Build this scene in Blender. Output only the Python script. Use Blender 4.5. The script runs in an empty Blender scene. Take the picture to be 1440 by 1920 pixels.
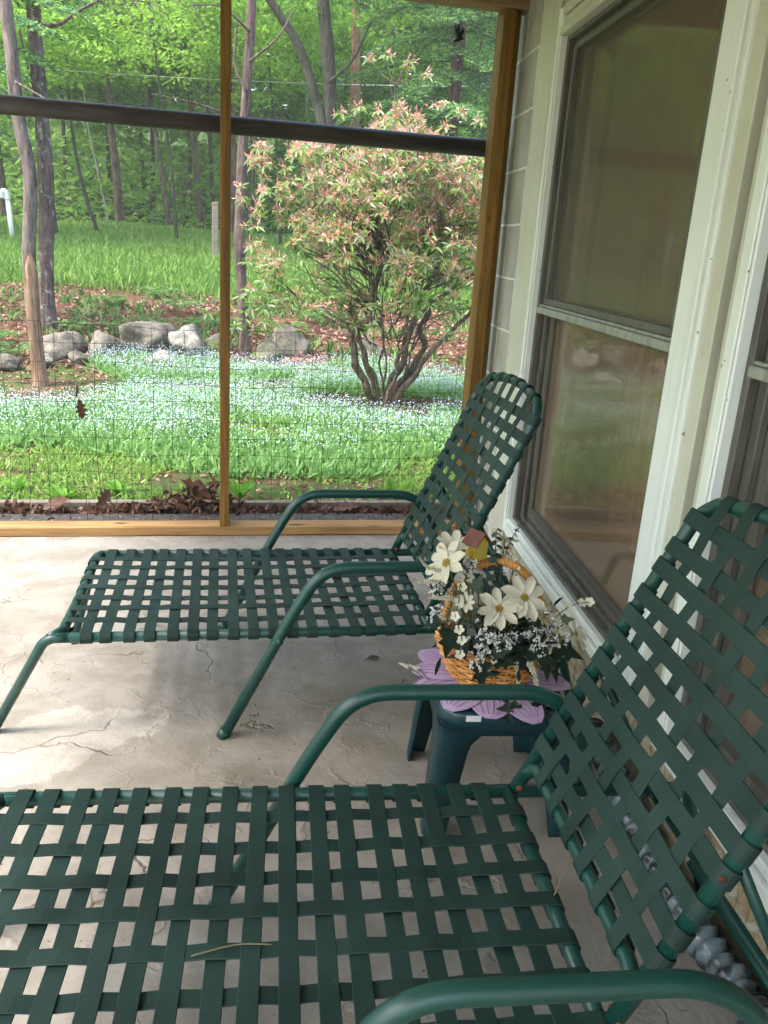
import bpy, bmesh, math, random
import numpy as np
from mathutils import Vector, Matrix
random.seed(7); rng = np.random.default_rng(7)
scene = bpy.context.scene
COL = scene.collection
PI = math.pi
R = math.radians

# ------------------------------------------------------------------ materials
def lin(c):
    if isinstance(c, str):
        c = tuple(int(c[i:i+2], 16) for i in (0, 2, 4))
    o = []
    for v in c:
        v = v/255.
        o.append(v/12.92 if v <= .04045 else ((v+.055)/1.055)**2.4)
    return (o[0], o[1], o[2], 1.)

class NT:
    """small helper round a node tree"""
    def __init__(s, name):
        s.m = bpy.data.materials.new(name); s.m.use_nodes = True
        s.t = s.m.node_tree; s.t.nodes.clear()
        s.out = s.n('ShaderNodeOutputMaterial')
    def n(s, typ, **kw):
        nd = s.t.nodes.new(typ)
        for k, v in kw.items():
            if k.startswith('i_'):
                nd.inputs[k[2:].replace('_', ' ')].default_value = v
            else:
                setattr(nd, k, v)
        return nd
    def l(s, a, b):
        s.t.links.new(a, b)
    def coords(s, scale=(1, 1, 1), kind='Object', loc=(0, 0, 0), rot=(0, 0, 0)):
        tc = s.n('ShaderNodeTexCoord'); mp = s.n('ShaderNodeMapping')
        mp.inputs['Scale'].default_value = scale; mp.inputs['Location'].default_value = loc; mp.inputs['Rotation'].default_value = rot
        s.l(tc.outputs[kind], mp.inputs['Vector']); return mp.outputs['Vector']
    def noise(s, vec, scale, detail=4, rough=.55, dist=0.):
        nd = s.n('ShaderNodeTexNoise'); nd.inputs['Scale'].default_value = scale
        nd.inputs['Detail'].default_value = detail; nd.inputs['Roughness'].default_value = rough
        nd.inputs['Distortion'].default_value = dist
        if vec is not None: s.l(vec, nd.inputs['Vector'])
        return nd
    def ramp(s, fac, stops, interp='LINEAR'):
        r = s.n('ShaderNodeValToRGB'); r.color_ramp.interpolation = interp
        els = r.color_ramp.elements
        while len(els) < len(stops): els.new(.5)
        for e, (p, c) in zip(els, stops):
            e.position = p
            e.color = c if not isinstance(c, (int, float)) else (c, c, c, 1)
        s.l(fac, r.inputs['Fac']); return r.outputs['Color']
    def mix(s, fac, a, b, blend='MIX'):
        m = s.n('ShaderNodeMix'); m.data_type = 'RGBA'; m.blend_type = blend
        for sock, v in ((m.inputs[0], fac), (m.inputs[6], a), (m.inputs[7], b)):
            if hasattr(v, 'is_linked'): s.l(v, sock)
            else: sock.default_value = v
        return m.outputs[2]
    def math(s, op, a, b=0., clamp=False):
        m = s.n('ShaderNodeMath'); m.operation = op; m.use_clamp = clamp
        for sock, v in ((m.inputs[0], a), (m.inputs[1], b)):
            if hasattr(v, 'is_linked'): s.l(v, sock)
            else: sock.default_value = v
        return m.outputs[0]
    def bump(s, h, strength=.3, dist=.01, nrm=None):
        b = s.n('ShaderNodeBump'); b.inputs['Strength'].default_value = strength; b.inputs['Distance'].default_value = dist
        s.l(h, b.inputs['Height'])
        if nrm is not None: s.l(nrm, b.inputs['Normal'])
        return b.outputs['Normal']
    def principled(s, col, rough=.6, nrm=None, metallic=0., spec=.5, **kw):
        p = s.n('ShaderNodeBsdfPrincipled')
        if hasattr(col, 'is_linked'): s.l(col, p.inputs['Base Color'])
        else: p.inputs['Base Color'].default_value = col
        if hasattr(rough, 'is_linked'): s.l(rough, p.inputs['Roughness'])
        else: p.inputs['Roughness'].default_value = rough
        p.inputs['Metallic'].default_value = metallic; p.inputs['Specular IOR Level'].default_value = spec
        for k, v in kw.items(): p.inputs[k.replace('_', ' ')].default_value = v
        if nrm is not None: s.l(nrm, p.inputs['Normal'])
        s.l(p.outputs[0], s.out.inputs['Surface']); return p

def simple(name, cols, scale=8, rough=.6, bump=.15, bdist=.004, stretch=(1, 1, 1), bscale=None, detail=5, metallic=0., spec=.5, lo=.3, hi=.7, **kw):
    t = NT(name); v = t.coords(stretch)
    nz = t.noise(v, scale, detail)
    n = len(cols)
    c = t.ramp(nz.outputs['Fac'], [(lo+(hi-lo)*i/max(1, n-1), lin(c)) for i, c in enumerate(cols)])
    b = t.noise(v, bscale or scale*4, 4)
    t.principled(c, rough, t.bump(b.outputs['Fac'], bump, bdist), metallic, spec, **kw); return t.m

def leafmat(name, cols, trans=.45, rough=.55, spec=.3, tcol=None):
    """leaf: colour differs from leaf to leaf; part of the light passes through"""
    t = NT(name); g = t.n('ShaderNodeNewGeometry')
    n = len(cols)
    c = t.ramp(g.outputs['Random Per Island'], [(i/max(1, n-1), lin(k)) for i, k in enumerate(cols)])
    p = t.n('ShaderNodeBsdfPrincipled'); p.inputs['Roughness'].default_value = rough; p.inputs['Specular IOR Level'].default_value = spec
    t.l(c, p.inputs['Base Color'])
    tr = t.n('ShaderNodeBsdfTranslucent')
    c2 = t.mix(.6, c, lin(tcol)) if tcol else c
    t.l(c2, tr.inputs['Color'])
    mx = t.n('ShaderNodeMixShader'); mx.inputs[0].default_value = trans
    t.l(p.outputs[0], mx.inputs[1]); t.l(tr.outputs[0], mx.inputs[2]); t.l(mx.outputs[0], t.out.inputs['Surface'])
    return t.m

def bark(name, cols, sx=18, sz=3, lichen=None, bump=.8):
    t = NT(name); v = t.coords((sx, sx, sz))
    nz = t.noise(v, 1.6, 9, .74, .8)
    dk = '%02x%02x%02x' % tuple(int(int(cols[0][i:i+2], 16)*.62) for i in (0, 2, 4))
    c = t.ramp(nz.outputs['Fac'], [(.34, lin(dk)), (.44, lin(cols[0])), (.54, lin(cols[1])), (.66, lin(cols[2]))])
    pt = t.noise(t.coords((3, 3, 2)), 1.6, 4, .6)
    c = t.mix(t.ramp(pt.outputs['Fac'], [(.45, 0.), (.62, .45)]), c, lin(cols[2]))
    if lichen:
        n2 = t.noise(t.coords((6, 6, 4)), 2.2, 6, .7)
        c = t.mix(t.ramp(n2.outputs['Fac'], [(.56, 0.), (.63, 1.)]), c, lin(lichen))
    t.principled(c, .9, t.bump(nz.outputs['Fac'], 1., .035*bump), 0, .2); return t.m

def wood(name, cols, axis='Z', grain=30, rough=.6, knots=True):
    """sawn timber: long grain along one axis, a few knots"""
    t = NT(name)
    sc = {'Z': (grain, grain, 1.3), 'X': (1.3, grain, grain), 'Y': (grain, 1.3, grain)}[axis]
    v = t.coords(sc)
    n1 = t.noise(v, 1.5, 8, .62, .9)
    c = t.ramp(n1.outputs['Fac'], [(.28, lin(cols[0])), (.5, lin(cols[1])), (.72, lin(cols[2]))])
    n3 = t.noise(t.coords((2, 2, 2)), 1.7, 3)
    c = t.mix(t.ramp(n3.outputs['Fac'], [(.35, 0.), (.7, .35)]), c, lin(cols[0]))
    if knots:
        ks = {'Z': (11, 11, 3.6), 'X': (3.6, 11, 11), 'Y': (11, 3.6, 11)}[axis]
        vo = t.n('ShaderNodeTexVoronoi'); vo.inputs['Scale'].default_value = 1.
        t.l(t.coords(ks), vo.inputs['Vector'])
        k = t.ramp(vo.outputs['Distance'], [(.10, 1.), (.20, 0.)])
        gate = t.ramp(t.noise(t.coords((1, 1, 1)), 3.1, 1).outputs['Fac'], [(.44, 0.), (.50, .85)])
        c = t.mix(t.math('MULTIPLY', k, gate), c, lin('3a2410'))
    t.principled(c, rough, t.bump(n1.outputs['Fac'], .35, .003), 0, .35); return t.m

M = {}
M['green_metal'] = simple('green_metal', ['103a34', '14443c'], 5, .33, .08, .001, bscale=260, spec=.5)
def strapmat():
    t = NT('green_vinyl'); v = t.coords()
    nz = t.noise(v, 6, 4)
    c = t.ramp(nz.outputs['Fac'], [(.35, lin('0f231f')), (.65, lin('15302a'))])
    gi = t.n('ShaderNodeNewGeometry')
    c = t.mix(t.ramp(gi.outputs['Random Per Island'], [(0., 0.), (1., .3)]), c, lin('213b36'))
    n2 = t.noise(v, 420, 3, .6)
    c = t.mix(t.ramp(t.noise(v, 3.1, 5, .6).outputs['Fac'], [(.45, 0.), (.75, .35)]), c, lin('3b4f49'))
    c = t.mix(t.ramp(t.noise(v, 75, 3).outputs['Fac'], [(.70, 0.), (.76, .5)]), c, lin('2c463f'))
    t.principled(c, .55, t.bump(n2.outputs['Fac'], .45, .0012), 0, .3); return t.m
M['green_vinyl'] = strapmat()
M['rubber'] = simple('dark_rubber', ['10161c', '1a2230'], 10, .5, .1)
M['rust'] = simple('rust', ['4a2616', '6e3a22', '2e1a12'], 60, .85, .5, .002)
M['stool_plastic'] = simple('stool_plastic', ['0c2f36', '0f3940'], 4, .28, .05, .002, bscale=90, spec=.5)
M['wood_post'] = wood('wood_post', ['4f3911', '7b5a22', '9c7635'], 'Z', 34)
M['wood_sill'] = wood('wood_sill', ['6d4d28', 'a17d4e', 'bb9a69'], 'X', 34)
M['wood_header'] = wood('wood_header', ['6e5a40', '93795a', 'a98f6c'], 'X', 34)
M['wood_grey'] = wood('wood_grey', ['5c544a', '80776a', '9a9183'], 'X', 34)
M['pipe'] = simple('dark_pipe', ['2e2a2b', '433d3e', '645c5c'], 7, .45, .12, .002, stretch=(.6, 4, 4), lo=.3, hi=.8)
M['wire'] = simple('galvanised_wire', ['2b2c2b', '444744'], 30, .4, .1, metallic=.7)
M['white_pvc'] = simple('white_pvc', ['c9d3cd', 'dde5df'], 5, .35, .05)

def whitepaint(name='white_paint', grime='b4b6a4', a='e2e9e2', b='eaf0ea'):
    t = NT(name); v = t.coords()
    c = t.ramp(t.noise(v, 3, 5).outputs['Fac'], [(.3, lin(a)), (.7, lin(b))])
    streak = t.noise(t.coords((22, 22, 1.1)), 2., 5, .6)
    c = t.mix(t.ramp(streak.outputs['Fac'], [(.52, 0.), (.75, .3)]), c, lin(grime))
    spots = t.noise(v, 46, 3, .6)
    c = t.mix(t.ramp(spots.outputs['Fac'], [(.70, 0.), (.73, .85)]), c, lin('57452c'))
    t.principled(c, .42, t.bump(streak.outputs['Fac'], .08, .002), 0, .4); return t.m
M['white_paint'] = whitepaint()
M['white_trim'] = whitepaint('dirty_trim', '8f8d74', 'c2c3b0', 'd0d1c0')
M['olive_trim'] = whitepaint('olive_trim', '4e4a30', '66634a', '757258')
M['alu'] = simple('grey_aluminium', ['4c4a44', '5f5d55', '6f6d64'], 6, .5, .1, .002, stretch=(8, 8, 1), metallic=.15)
M['alu_rail'] = simple('pale_aluminium', ['7b7e76', '94978e', 'a3a69c'], 6, .5, .1, .002, stretch=(8, 8, 1), metallic=.1)
M['alu_dark'] = simple('dark_aluminium', ['46423c', '57524a'], 8, .6, .1, .002)
M['ledge'] = simple('inner_ledge', ['8c7c68', 'a59580'], 5, .5, .1)

def blockmat():
    t = NT('painted_block'); tc = t.n('ShaderNodeTexCoord'); sp = t.n('ShaderNodeSeparateXYZ'); cb = t.n('ShaderNodeCombineXYZ')
    t.l(tc.outputs['Object'], sp.inputs[0]); t.l(sp.outputs['X'], cb.inputs[0])
    t.l(t.math('SUBTRACT', sp.outputs['Z'], .111-.2032*4+.0032), cb.inputs[1])
    wob = t.noise(tc.outputs['Object'], 9, 3)
    add = t.n('ShaderNodeVectorMath'); add.operation = 'MULTIPLY_ADD'
    t.l(wob.outputs['Color'], add.inputs[0]); add.inputs[1].default_value = (.006, .006, 0); t.l(cb.outputs[0], add.inputs[2])
    br = t.n('ShaderNodeTexBrick'); br.inputs['Scale'].default_value = 1; br.inputs['Mortar Size'].default_value = .007
    br.inputs['Mortar Smooth'].default_value = .35; br.inputs['Brick Width'].default_value = .4064; br.inputs['Row Height'].default_value = .2032
    br.inputs['Color1'].default_value = (0, 0, 0, 1); br.inputs['Color2'].default_value = (.0, .0, .0, 1); br.inputs['Mortar'].default_value = (1, 1, 1, 1)
    t.l(add.outputs[0], br.inputs['Vector'])
    v = t.coords()
    c = t.ramp(t.noise(v, 5, 6, .65).outputs['Fac'], [(.3, lin('989788')), (.55, lin('aeada0')), (.75, lin('bcbbb0'))])
    c = t.mix(t.ramp(t.noise(v, 70, 4, .7).outputs['Fac'], [(.64, 0.), (.72, .6)]), c, lin('5d573f'))
    c = t.mix(t.math('MULTIPLY', br.outputs['Fac'], .9), c, lin('e0e0d4'))
    pit = t.noise(v, 150, 4, .7)
    h = t.math('ADD', t.math('MULTIPLY', br.outputs['Fac'], 1.2), t.math('MULTIPLY', pit.outputs['Fac'], .5))
    t.principled(c, .75, t.bump(h, .8, .008), 0, .3); return t.m
M['block'] = blockmat()

def peelmat():
    t = NT('peeling_paint'); v = t.coords((1, 1, 1.6))
    base = t.ramp(t.noise(v, 9, 6, .65).outputs['Fac'], [(.3, lin('8b7657')), (.5, lin('a89676')), (.7, lin('7d5c48'))])
    paint = t.ramp(t.noise(v, 4, 5).outputs['Fac'], [(.3, lin('9c9a86')), (.7, lin('b9b8a6'))])
    ed = t.noise(t.coords((3, 3, 9)), 3.2, 9, .72, .9)
    mask = t.ramp(ed.outputs['Fac'], [(.47, 0.), (.50, 1.)])
    c = t.mix(mask, base, paint)
    cr = t.noise(t.coords((60, 60, 6)), 1., 4, .6)
    c = t.mix(t.ramp(cr.outputs['Fac'], [(.62, 0.), (.68, .6)]), c, lin('63513c'))
    h = t.math('ADD', mask, t.math('MULTIPLY', cr.outputs['Fac'], .5))
    t.principled(c, .8, t.bump(h, .7, .006), 0, .25); return t.m
M['peel'] = peelmat()

def floormat():
    t = NT('trowelled_concrete'); v = t.coords(kind='Object')
    big = t.noise(v, 1.3, 6, .6); mid = t.noise(v, 7, 7, .65, .4); fine = t.noise(v, 90, 5, .7)
    c = t.ramp(big.outputs['Fac'], [(.3, lin('938e86')), (.5, lin('a7a299')), (.7, lin('b4afa7'))])
    c = t.mix(t.ramp(mid.outputs['Fac'], [(.38, .7), (.56, 0.)]), c, lin('857f74'))
    c = t.mix(t.ramp(fine.outputs['Fac'], [(.62, 0.), (.75, .5)]), c, lin('6e6354'))
    c = t.mix(t.ramp(t.noise(v, 2.4, 7, .7, .6).outputs['Fac'], [(.56, 0.), (.72, .55)]), c, lin('7b7265'))
    c = t.mix(t.ramp(t.noise(v, 26, 5, .75).outputs['Fac'], [(.66, 0.), (.73, .55)]), c, lin('574c3e'))
    # hair cracks: distorted cell borders, broken up by a slow noise
    wv = t.n('ShaderNodeVectorMath'); wv.operation = 'MULTIPLY_ADD'
    t.l(t.noise(v, 2.6, 5, .6).outputs['Color'], wv.inputs[0]); wv.inputs[1].default_value = (.5, .5, 0); t.l(v, wv.inputs[2])
    def crack(scale, w, gs, g0, g1):
        vo = t.n('ShaderNodeTexVoronoi'); vo.feature = 'DISTANCE_TO_EDGE'; vo.inputs['Scale'].default_value = scale
        t.l(wv.outputs[0], vo.inputs['Vector'])
        k = t.ramp(vo.outputs['Distance'], [(0., 1.), (w, 0.)])
        g = t.ramp(t.noise(v, gs, 2).outputs['Fac'], [(g0, 0.), (g1, 1.)])
        return t.math('MULTIPLY', k, g)
    k1 = crack(1.5, .007, 1.7, .53, .58); k2 = crack(3.6, .008, 2.3, .60, .65)
    ck = t.math('MAXIMUM', k1, k2)
    c = t.mix(t.math('MULTIPLY', ck, .7), c, lin('4b4237'))
    # trowel ridges: thin light arcs
    vo = t.n('ShaderNodeTexVoronoi'); vo.feature = 'DISTANCE_TO_EDGE'; vo.inputs['Scale'].default_value = 5.2
    t.l(wv.outputs[0], vo.inputs['Vector'])
    ridge = t.math('MULTIPLY', t.ramp(vo.outputs['Distance'], [(0., 1.), (.05, 0.)]), t.ramp(t.noise(v, 3, 2).outputs['Fac'], [(.45, 0.), (.6, 1.)]))
    # skim coat patch with a rougher, paler skin (its own ragged outline)
    tc = t.n('ShaderNodeTexCoord'); mp = t.n('ShaderNodeMapping'); mp.vector_type = 'TEXTURE'
    mp.inputs['Location'].default_value = (-1.84, -1.62, 0); mp.inputs['Rotation'].default_value = (0, 0, R(24)); mp.inputs['Scale'].default_value = (.60, .155, 1)
    t.l(tc.outputs['Object'], mp.inputs['Vector'])
    ln = t.n('ShaderNodeVectorMath'); ln.operation = 'LENGTH'; t.l(mp.outputs[0], ln.inputs[0])
    d = t.math('ADD', ln.outputs['Value'], t.math('MULTIPLY', t.math('SUBTRACT', t.noise(v, 5, 8, .66).outputs['Fac'], .5), 1.5))
    pm = t.ramp(d, [(.80, .5), (1.0, 0.)])
    edge = t.math('MULTIPLY', t.ramp(d, [(.965, 0.), (.99, 1.), ]), t.ramp(d, [(1., 1.), (1.03, 0.)]))
    c = t.mix(pm, c, t.mix(t.ramp(mid.outputs['Fac'], [(.4, 0.), (.6, 1.)]), lin('9a948b'), lin('a6a097')))
    c = t.mix(t.math('MULTIPLY', edge, .35), c, lin('5d5448'))
    rough_skin = t.noise(v, 38, 6, .72, 1.2)
    h = t.math('ADD', t.math('MULTIPLY', mid.outputs['Fac'], .9), t.math('MULTIPLY', fine.outputs['Fac'], .12))
    h = t.math('ADD', h, t.math('MULTIPLY', ridge, .25))
    h = t.math('SUBTRACT', h, t.math('MULTIPLY', ck, .6))
    h = t.math('ADD', h, t.math('MULTIPLY', pm, t.math('MULTIPLY', rough_skin.outputs['Fac'], .7)))
    t.principled(c, .72, t.bump(h, .55, .014), 0, .35); return t.m
M['floor'] = floormat()

def groundmat():
    t = NT('garden_soil'); v = t.coords()
    sp = t.n('ShaderNodeSeparateXYZ'); t.l(v, sp.inputs[0])
    y = t.math('ADD', sp.outputs['Y'], t.math('MULTIPLY', t.math('SUBTRACT', t.noise(v, .9, 4).outputs['Fac'], .5), 3.))
    n1 = t.noise(v, 11, 8, .7); n2 = t.noise(v, 2.2, 5)
    soil = t.ramp(n1.outputs['Fac'], [(.3, lin('3d3127')), (.5, lin('594839')), (.7, lin('786450'))])
    green = t.ramp(n1.outputs['Fac'], [(.3, lin('304422')), (.6, lin('485f2e')), (.8, lin('637a44'))])
    moss = t.ramp(n2.outputs['Fac'], [(.42, .15), (.55, 1.)])
    near = t.mix(moss, soil, green)
    leafl = t.ramp(n1.outputs['Fac'], [(.3, lin('38281f')), (.5, lin('5c4436')), (.7, lin('7d604e'))])
    c = t.mix(t.ramp(t.math('DIVIDE', y, 20.), [(.23, 0.), (.27, 1.)]), near, leafl)
    c = t.mix(t.ramp(t.math('DIVIDE', y, 20.), [(.43, 0.), (.48, 1.)]), c, green)
    c = t.mix(t.ramp(t.math('DIVIDE', y, 20.), [(.86, 0.), (.92, 1.)]), c, lin('3b4a24'))
    t.principled(c, .95, t.bump(n1.outputs['Fac'], .8, .04), 0, .1); return t.m
M['ground'] = groundmat()

def stonemat(name, cols, moss=None):
    t = NT(name); v = t.coords()
    n1 = t.noise(v, 6, 8, .68); n2 = t.noise(v, 2, 3)
    c = t.ramp(n1.outputs['Fac'], [(.36, lin(cols[0])), (.5, lin(cols[1])), (.62, lin(cols[2]))])
    n4 = t.noise(v, 34, 5, .7)
    c = t.mix(t.ramp(n4.outputs['Fac'], [(.52, 0.), (.64, .7)]), c, lin('35332e'))
    c = t.mix(t.ramp(t.noise(v, 3.3, 5, .6).outputs['Fac'], [(.56, 0.), (.66, .55)]), c, lin('55583a'))
    if moss: c = t.mix(t.ramp(n2.outputs['Fac'], [(.45, 0.), (.58, .9)]), c, lin(moss))
    t.principled(c, .9, t.bump(n1.outputs['Fac'], .7, .03), 0, .2); return t.m
M['stone'] = stonemat('granite', ['4b4842', '68635b', '817b71'])
M['stone_pale'] = stonemat('pale_granite', ['66635e', '827f78', '9a978f'])
M['stone_moss'] = stonemat('mossy_granite', ['474638', '5c5c50', '72705f'], '4a5522')

M['bark_grey'] = bark('bark_grey', ['564c49', '7b6e69', '9a8d86'])
M['bark_brown'] = bark('bark_brown', ['4a3e3c', '6a5b57', '87776f'], lichen=None)
M['bark_lichen'] = bark('bark_lichen', ['4c4241', '6b5d5b', '857671'], lichen='9fa39b')
M['bark_dark'] = bark('bark_dark', ['33332c', '4b4b40', '66655a'])
M['bark_pale'] = bark('bark_pale', ['777a6c', '9b9d90', 'b9bbb0'])
M['bark_tan'] = bark('bark_tan', ['5e4636', '8a6a52', 'a98669'])
M['bare_wood'] = bark('bare_wood', ['755e4d', 'a08470', 'bda28c'], 26, 1.8, bump=.8)

M['leaf_maple'] = leafmat('leaf_maple', ['4e7c2a', '6c9c38', '92bc4a', 'b0d060'], .5, tcol='a2cc54')
M['leaf_wood'] = leafmat('leaf_wood', ['3e6a2e', '5c8c3c', '80ac50', 'a2c868'], .5, tcol='a8d45c')
M['leaf_far'] = leafmat('leaf_far', ['4f7c34', '7aa84a', 'a8cc66', 'd0e694'], .5, tcol='c0e478')
M['hemlock'] = leafmat('hemlock_needles', ['3c6450', '4a7858', '6f9c5a', 'aecb6a'], .4)
M['rhodo_leaf'] = leafmat('rhododendron_leaf', ['4c7834', '6c9244', '98b05a', 'acbca0', '7ca054', '94aa74'], .4, .35, .5)
M['rhodo_spent'] = leafmat('rhododendron_spent_flower', ['ba7a66', 'd0947f', 'e0b09f', 'b4806e', 'e8c8bc', 'd09c8a'], .4)
M['fern'] = leafmat('fern_green', ['42632f', '5f8445', '7c9f5c', '94b272'], .45)
M['grass'] = leafmat('meadow_grass', ['567f3a', '729a4a', '90b25e', 'aac47a'], .5, tcol='a8cc6c')
M['lawn'] = leafmat('lawn_weeds', ['527a3a', '729a4c', '96b860', 'b8cc80'], .5, tcol='b0d074')
M['fmn_leaf'] = leafmat('forget_me_not_leaf', ['5e8c4c', '7ea864', '9cc080'], .45, tcol='aad086')
M['fmn_flower'] = leafmat('forget_me_not_flower', ['b0cfe0', 'c4dce8', 'dceaee', '9cc0d8'], .3)
M['dock'] = leafmat('dock_leaf', ['4f7e28', '689a34', '7cb03e'], .45)
M['litter'] = leafmat('dry_litter', ['634639', '86644f', 'a78470', 'bd9c8a', '4c342a'], .15)
M['dry_leaf'] = leafmat('dry_oak_leaf', ['41291f', '553729', '6c4c3a', '35211a', '7a5b48'], .12)
M['trough'] = simple('dusty_dark_mesh', ['2c2a28', '403d3a', '57534e'], 30, .9, .4)
M['debris'] = leafmat('floor_debris', ['3a2a1e', '54402e', '6c5844', '2c2018'], .05)
M['twig'] = bark('grey_twig', ['5a5047', '7d7165', '9c9082'], 40, 6)
M['green_twig'] = bark('tan_twig', ['7d6a4c', '9a8660', 'b5a37c'], 40, 6)

# table decoration
M['mat_fabric'] = None
def matfab():
    t = NT('lilac_sheer_fabric'); v = t.coords()
    c = t.ramp(t.noise(v, 14, 4).outputs['Fac'], [(.3, lin('a890ae')), (.7, lin('baa4c0'))])
    w = t.noise(v, 700, 2)
    t.principled(c, .5, t.bump(w.outputs['Fac'], .2, .001), 0, .4); return t.m
M['mat_fabric'] = matfab()
M['mat_rim'] = simple('lilac_wire_rim', ['9a7ea4', 'ad90b6'], 20, .4, .1)
M['mat_vein'] = simple('purple_glitter_vein', ['6a3f7c', '7c5190'], 20, .5, .1)
def wickermat():
    t = NT('wicker'); v = t.coords()
    c = t.ramp(t.noise(v, 30, 5).outputs['Fac'], [(.3, lin('a0672c')), (.5, lin('c68b45')), (.7, lin('dba862'))])
    t.principled(c, .45, t.bump(t.noise(v, 160, 4).outputs['Fac'], .3, .002), 0, .5); return t.m
M['wicker'] = wickermat()
M['wicker_dark'] = simple('wicker_dark', ['7c4a1e', '96602a'], 30, .45, .2)
M['liner'] = simple('maroon_liner', ['2c1216', '3d1a1f'], 20, .6, .3)
M['petal'] = leafmat('cream_silk_petal', ['cfc9ae', 'dcd7c0', 'e6e3d2'], .3)
M['petal_old'] = leafmat('beige_silk_petal', ['b3a684', 'c4b999', 'd4ccb2'], .3)
M['disc'] = simple('yellow_flower_disc', ['77651f', 'a58d35', 'c2ab55'], 120, .9, .8, .003)
M['white_bloom'] = leafmat('white_blossom', ['dadcd8', 'e6e8e4', 'f0f0ee'], .2)
M['cream_bloom'] = leafmat('cream_blossom', ['cfcba8', 'dedbc2', 'e4e3d4'], .25)
M['euca'] = leafmat('dusty_eucalyptus', ['2b3d36', '3a4d46', '4d5f58'], .1)
M['ivy'] = leafmat('dark_ivy', ['0e1a12', '17261b', '233627'], .1)
M['olive_leaf'] = leafmat('olive_silk_leaf', ['3c4a3a', '4d5b48', '646f5c'], .15)
M['stem'] = simple('floral_stem', ['3f4a2c', '5a6340'], 20, .7, .2)
M['dry_grass'] = leafmat('dried_grass', ['5d5538', '7a7050', '968c68'], .1)
M['bird_yellow'] = simple('yellow_enamel', ['b4a23a', 'c4b44c'], 12, .5, .1)
M['bird_gold'] = simple('gold_foil', ['b0982c', 'd6c050'], 12, .25, .1, metallic=.8)
M['bird_roof'] = simple('brown_shingle', ['5c3228', '74443a'], 40, .7, .4, .002)
M['paper'] = simple('white_paper', ['c8c8c4', 'd8d8d4'], 10, .6, .05)
def hosemat():
    t = NT('smoky_ribbed_plastic'); v = t.coords()
    w = t.n('ShaderNodeTexWave'); w.wave_type = 'RINGS'; w.inputs['Scale'].default_value = 7; w.inputs['Distortion'].default_value = 9; w.inputs['Detail'].default_value = 3; w.inputs['Detail Scale'].default_value = 1.6
    t.l(v, w.inputs['Vector'])
    c = t.ramp(w.outputs['Fac'], [(.1, lin('20282d')), (.5, lin('3b464c')), (.85, lin('5d6a70'))])
    t.principled(c, .2, t.bump(w.outputs['Fac'], .35, .005), 0, .5); return t.m
M['hose'] = hosemat()
M['curtain'] = simple('brown_curtain', ['8c6436', 'ab8048'], 5, .8, .3, .004, stretch=(6, 6, .6))
M['room'] = simple('dim_room_panel', ['8f7a60', 'a38d70'], 3, .8, .1)
M['cab_wood'] = wood('cabinet_wood', ['9a6434', 'bf8850', 'd3a46c'], 'Z', 20, .45, False)
M['cab_pale'] = simple('pale_drawer_front', ['bfa888', 'd0bb9c'], 5, .5, .1)
M['ceiling'] = simple('porch_ceiling', ['cfcabc', 'dcd8cb'], 4, .8, .1)

def glassmat():
    t = NT('window_glass')
    fr = t.n('ShaderNodeFresnel'); fr.inputs['IOR'].default_value = 1.5
    gl = t.n('ShaderNodeBsdfGlossy'); gl.inputs['Roughness'].default_value = .03; gl.inputs['Color'].default_value = (.97, .95, .90, 1)
    bn = t.bump(t.noise(t.coords(), 2.3, 2).outputs['Fac'], .06, .02); t.l(bn, gl.inputs['Normal'])
    tr = t.n('ShaderNodeBsdfTransparent'); tr.inputs['Color'].default_value = (.86, .85, .81, 1)
    # dust on the pane, thickened and browned to stand in for room light
    df = t.n('ShaderNodeBsdfDiffuse'); df.inputs['Color'].default_value = lin('ad9883')
    m1 = t.n('ShaderNodeMixShader'); m1.inputs[0].default_value = .25
    t.l(tr.outputs[0], m1.inputs[1]); t.l(df.outputs[0], m1.inputs[2])
    mx = t.n('ShaderNodeMixShader'); t.l(t.math('MULTIPLY', fr.outputs[0], .34), mx.inputs[0])
    t.l(m1.outputs[0], mx.inputs[1]); t.l(gl.outputs[0], mx.inputs[2]); t.l(mx.outputs[0], t.out.inputs['Surface'])
    return t.m
M['glass'] = glassmat()
def screenmat():
    t = NT('window_insect_mesh')
    tr = t.n('ShaderNodeBsdfTransparent'); df = t.n('ShaderNodeBsdfPrincipled')
    df.inputs['Base Color'].default_value = lin('6e6a5c'); df.inputs['Roughness'].default_value = .6
    w1 = t.n('ShaderNodeTexWave'); w1.inputs['Scale'].default_value = 45; w1.bands_direction = 'Z'
    t.l(t.coords(), w1.inputs['Vector'])
    mx = t.n('ShaderNodeMixShader'); t.l(t.ramp(w1.outputs['Fac'], [(0., .14), (1., .24)]), mx.inputs[0])
    t.l(tr.outputs[0], mx.inputs[1]); t.l(df.outputs[0], mx.inputs[2]); t.l(mx.outputs[0], t.out.inputs['Surface']); return t.m
M['screen'] = screenmat()

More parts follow.
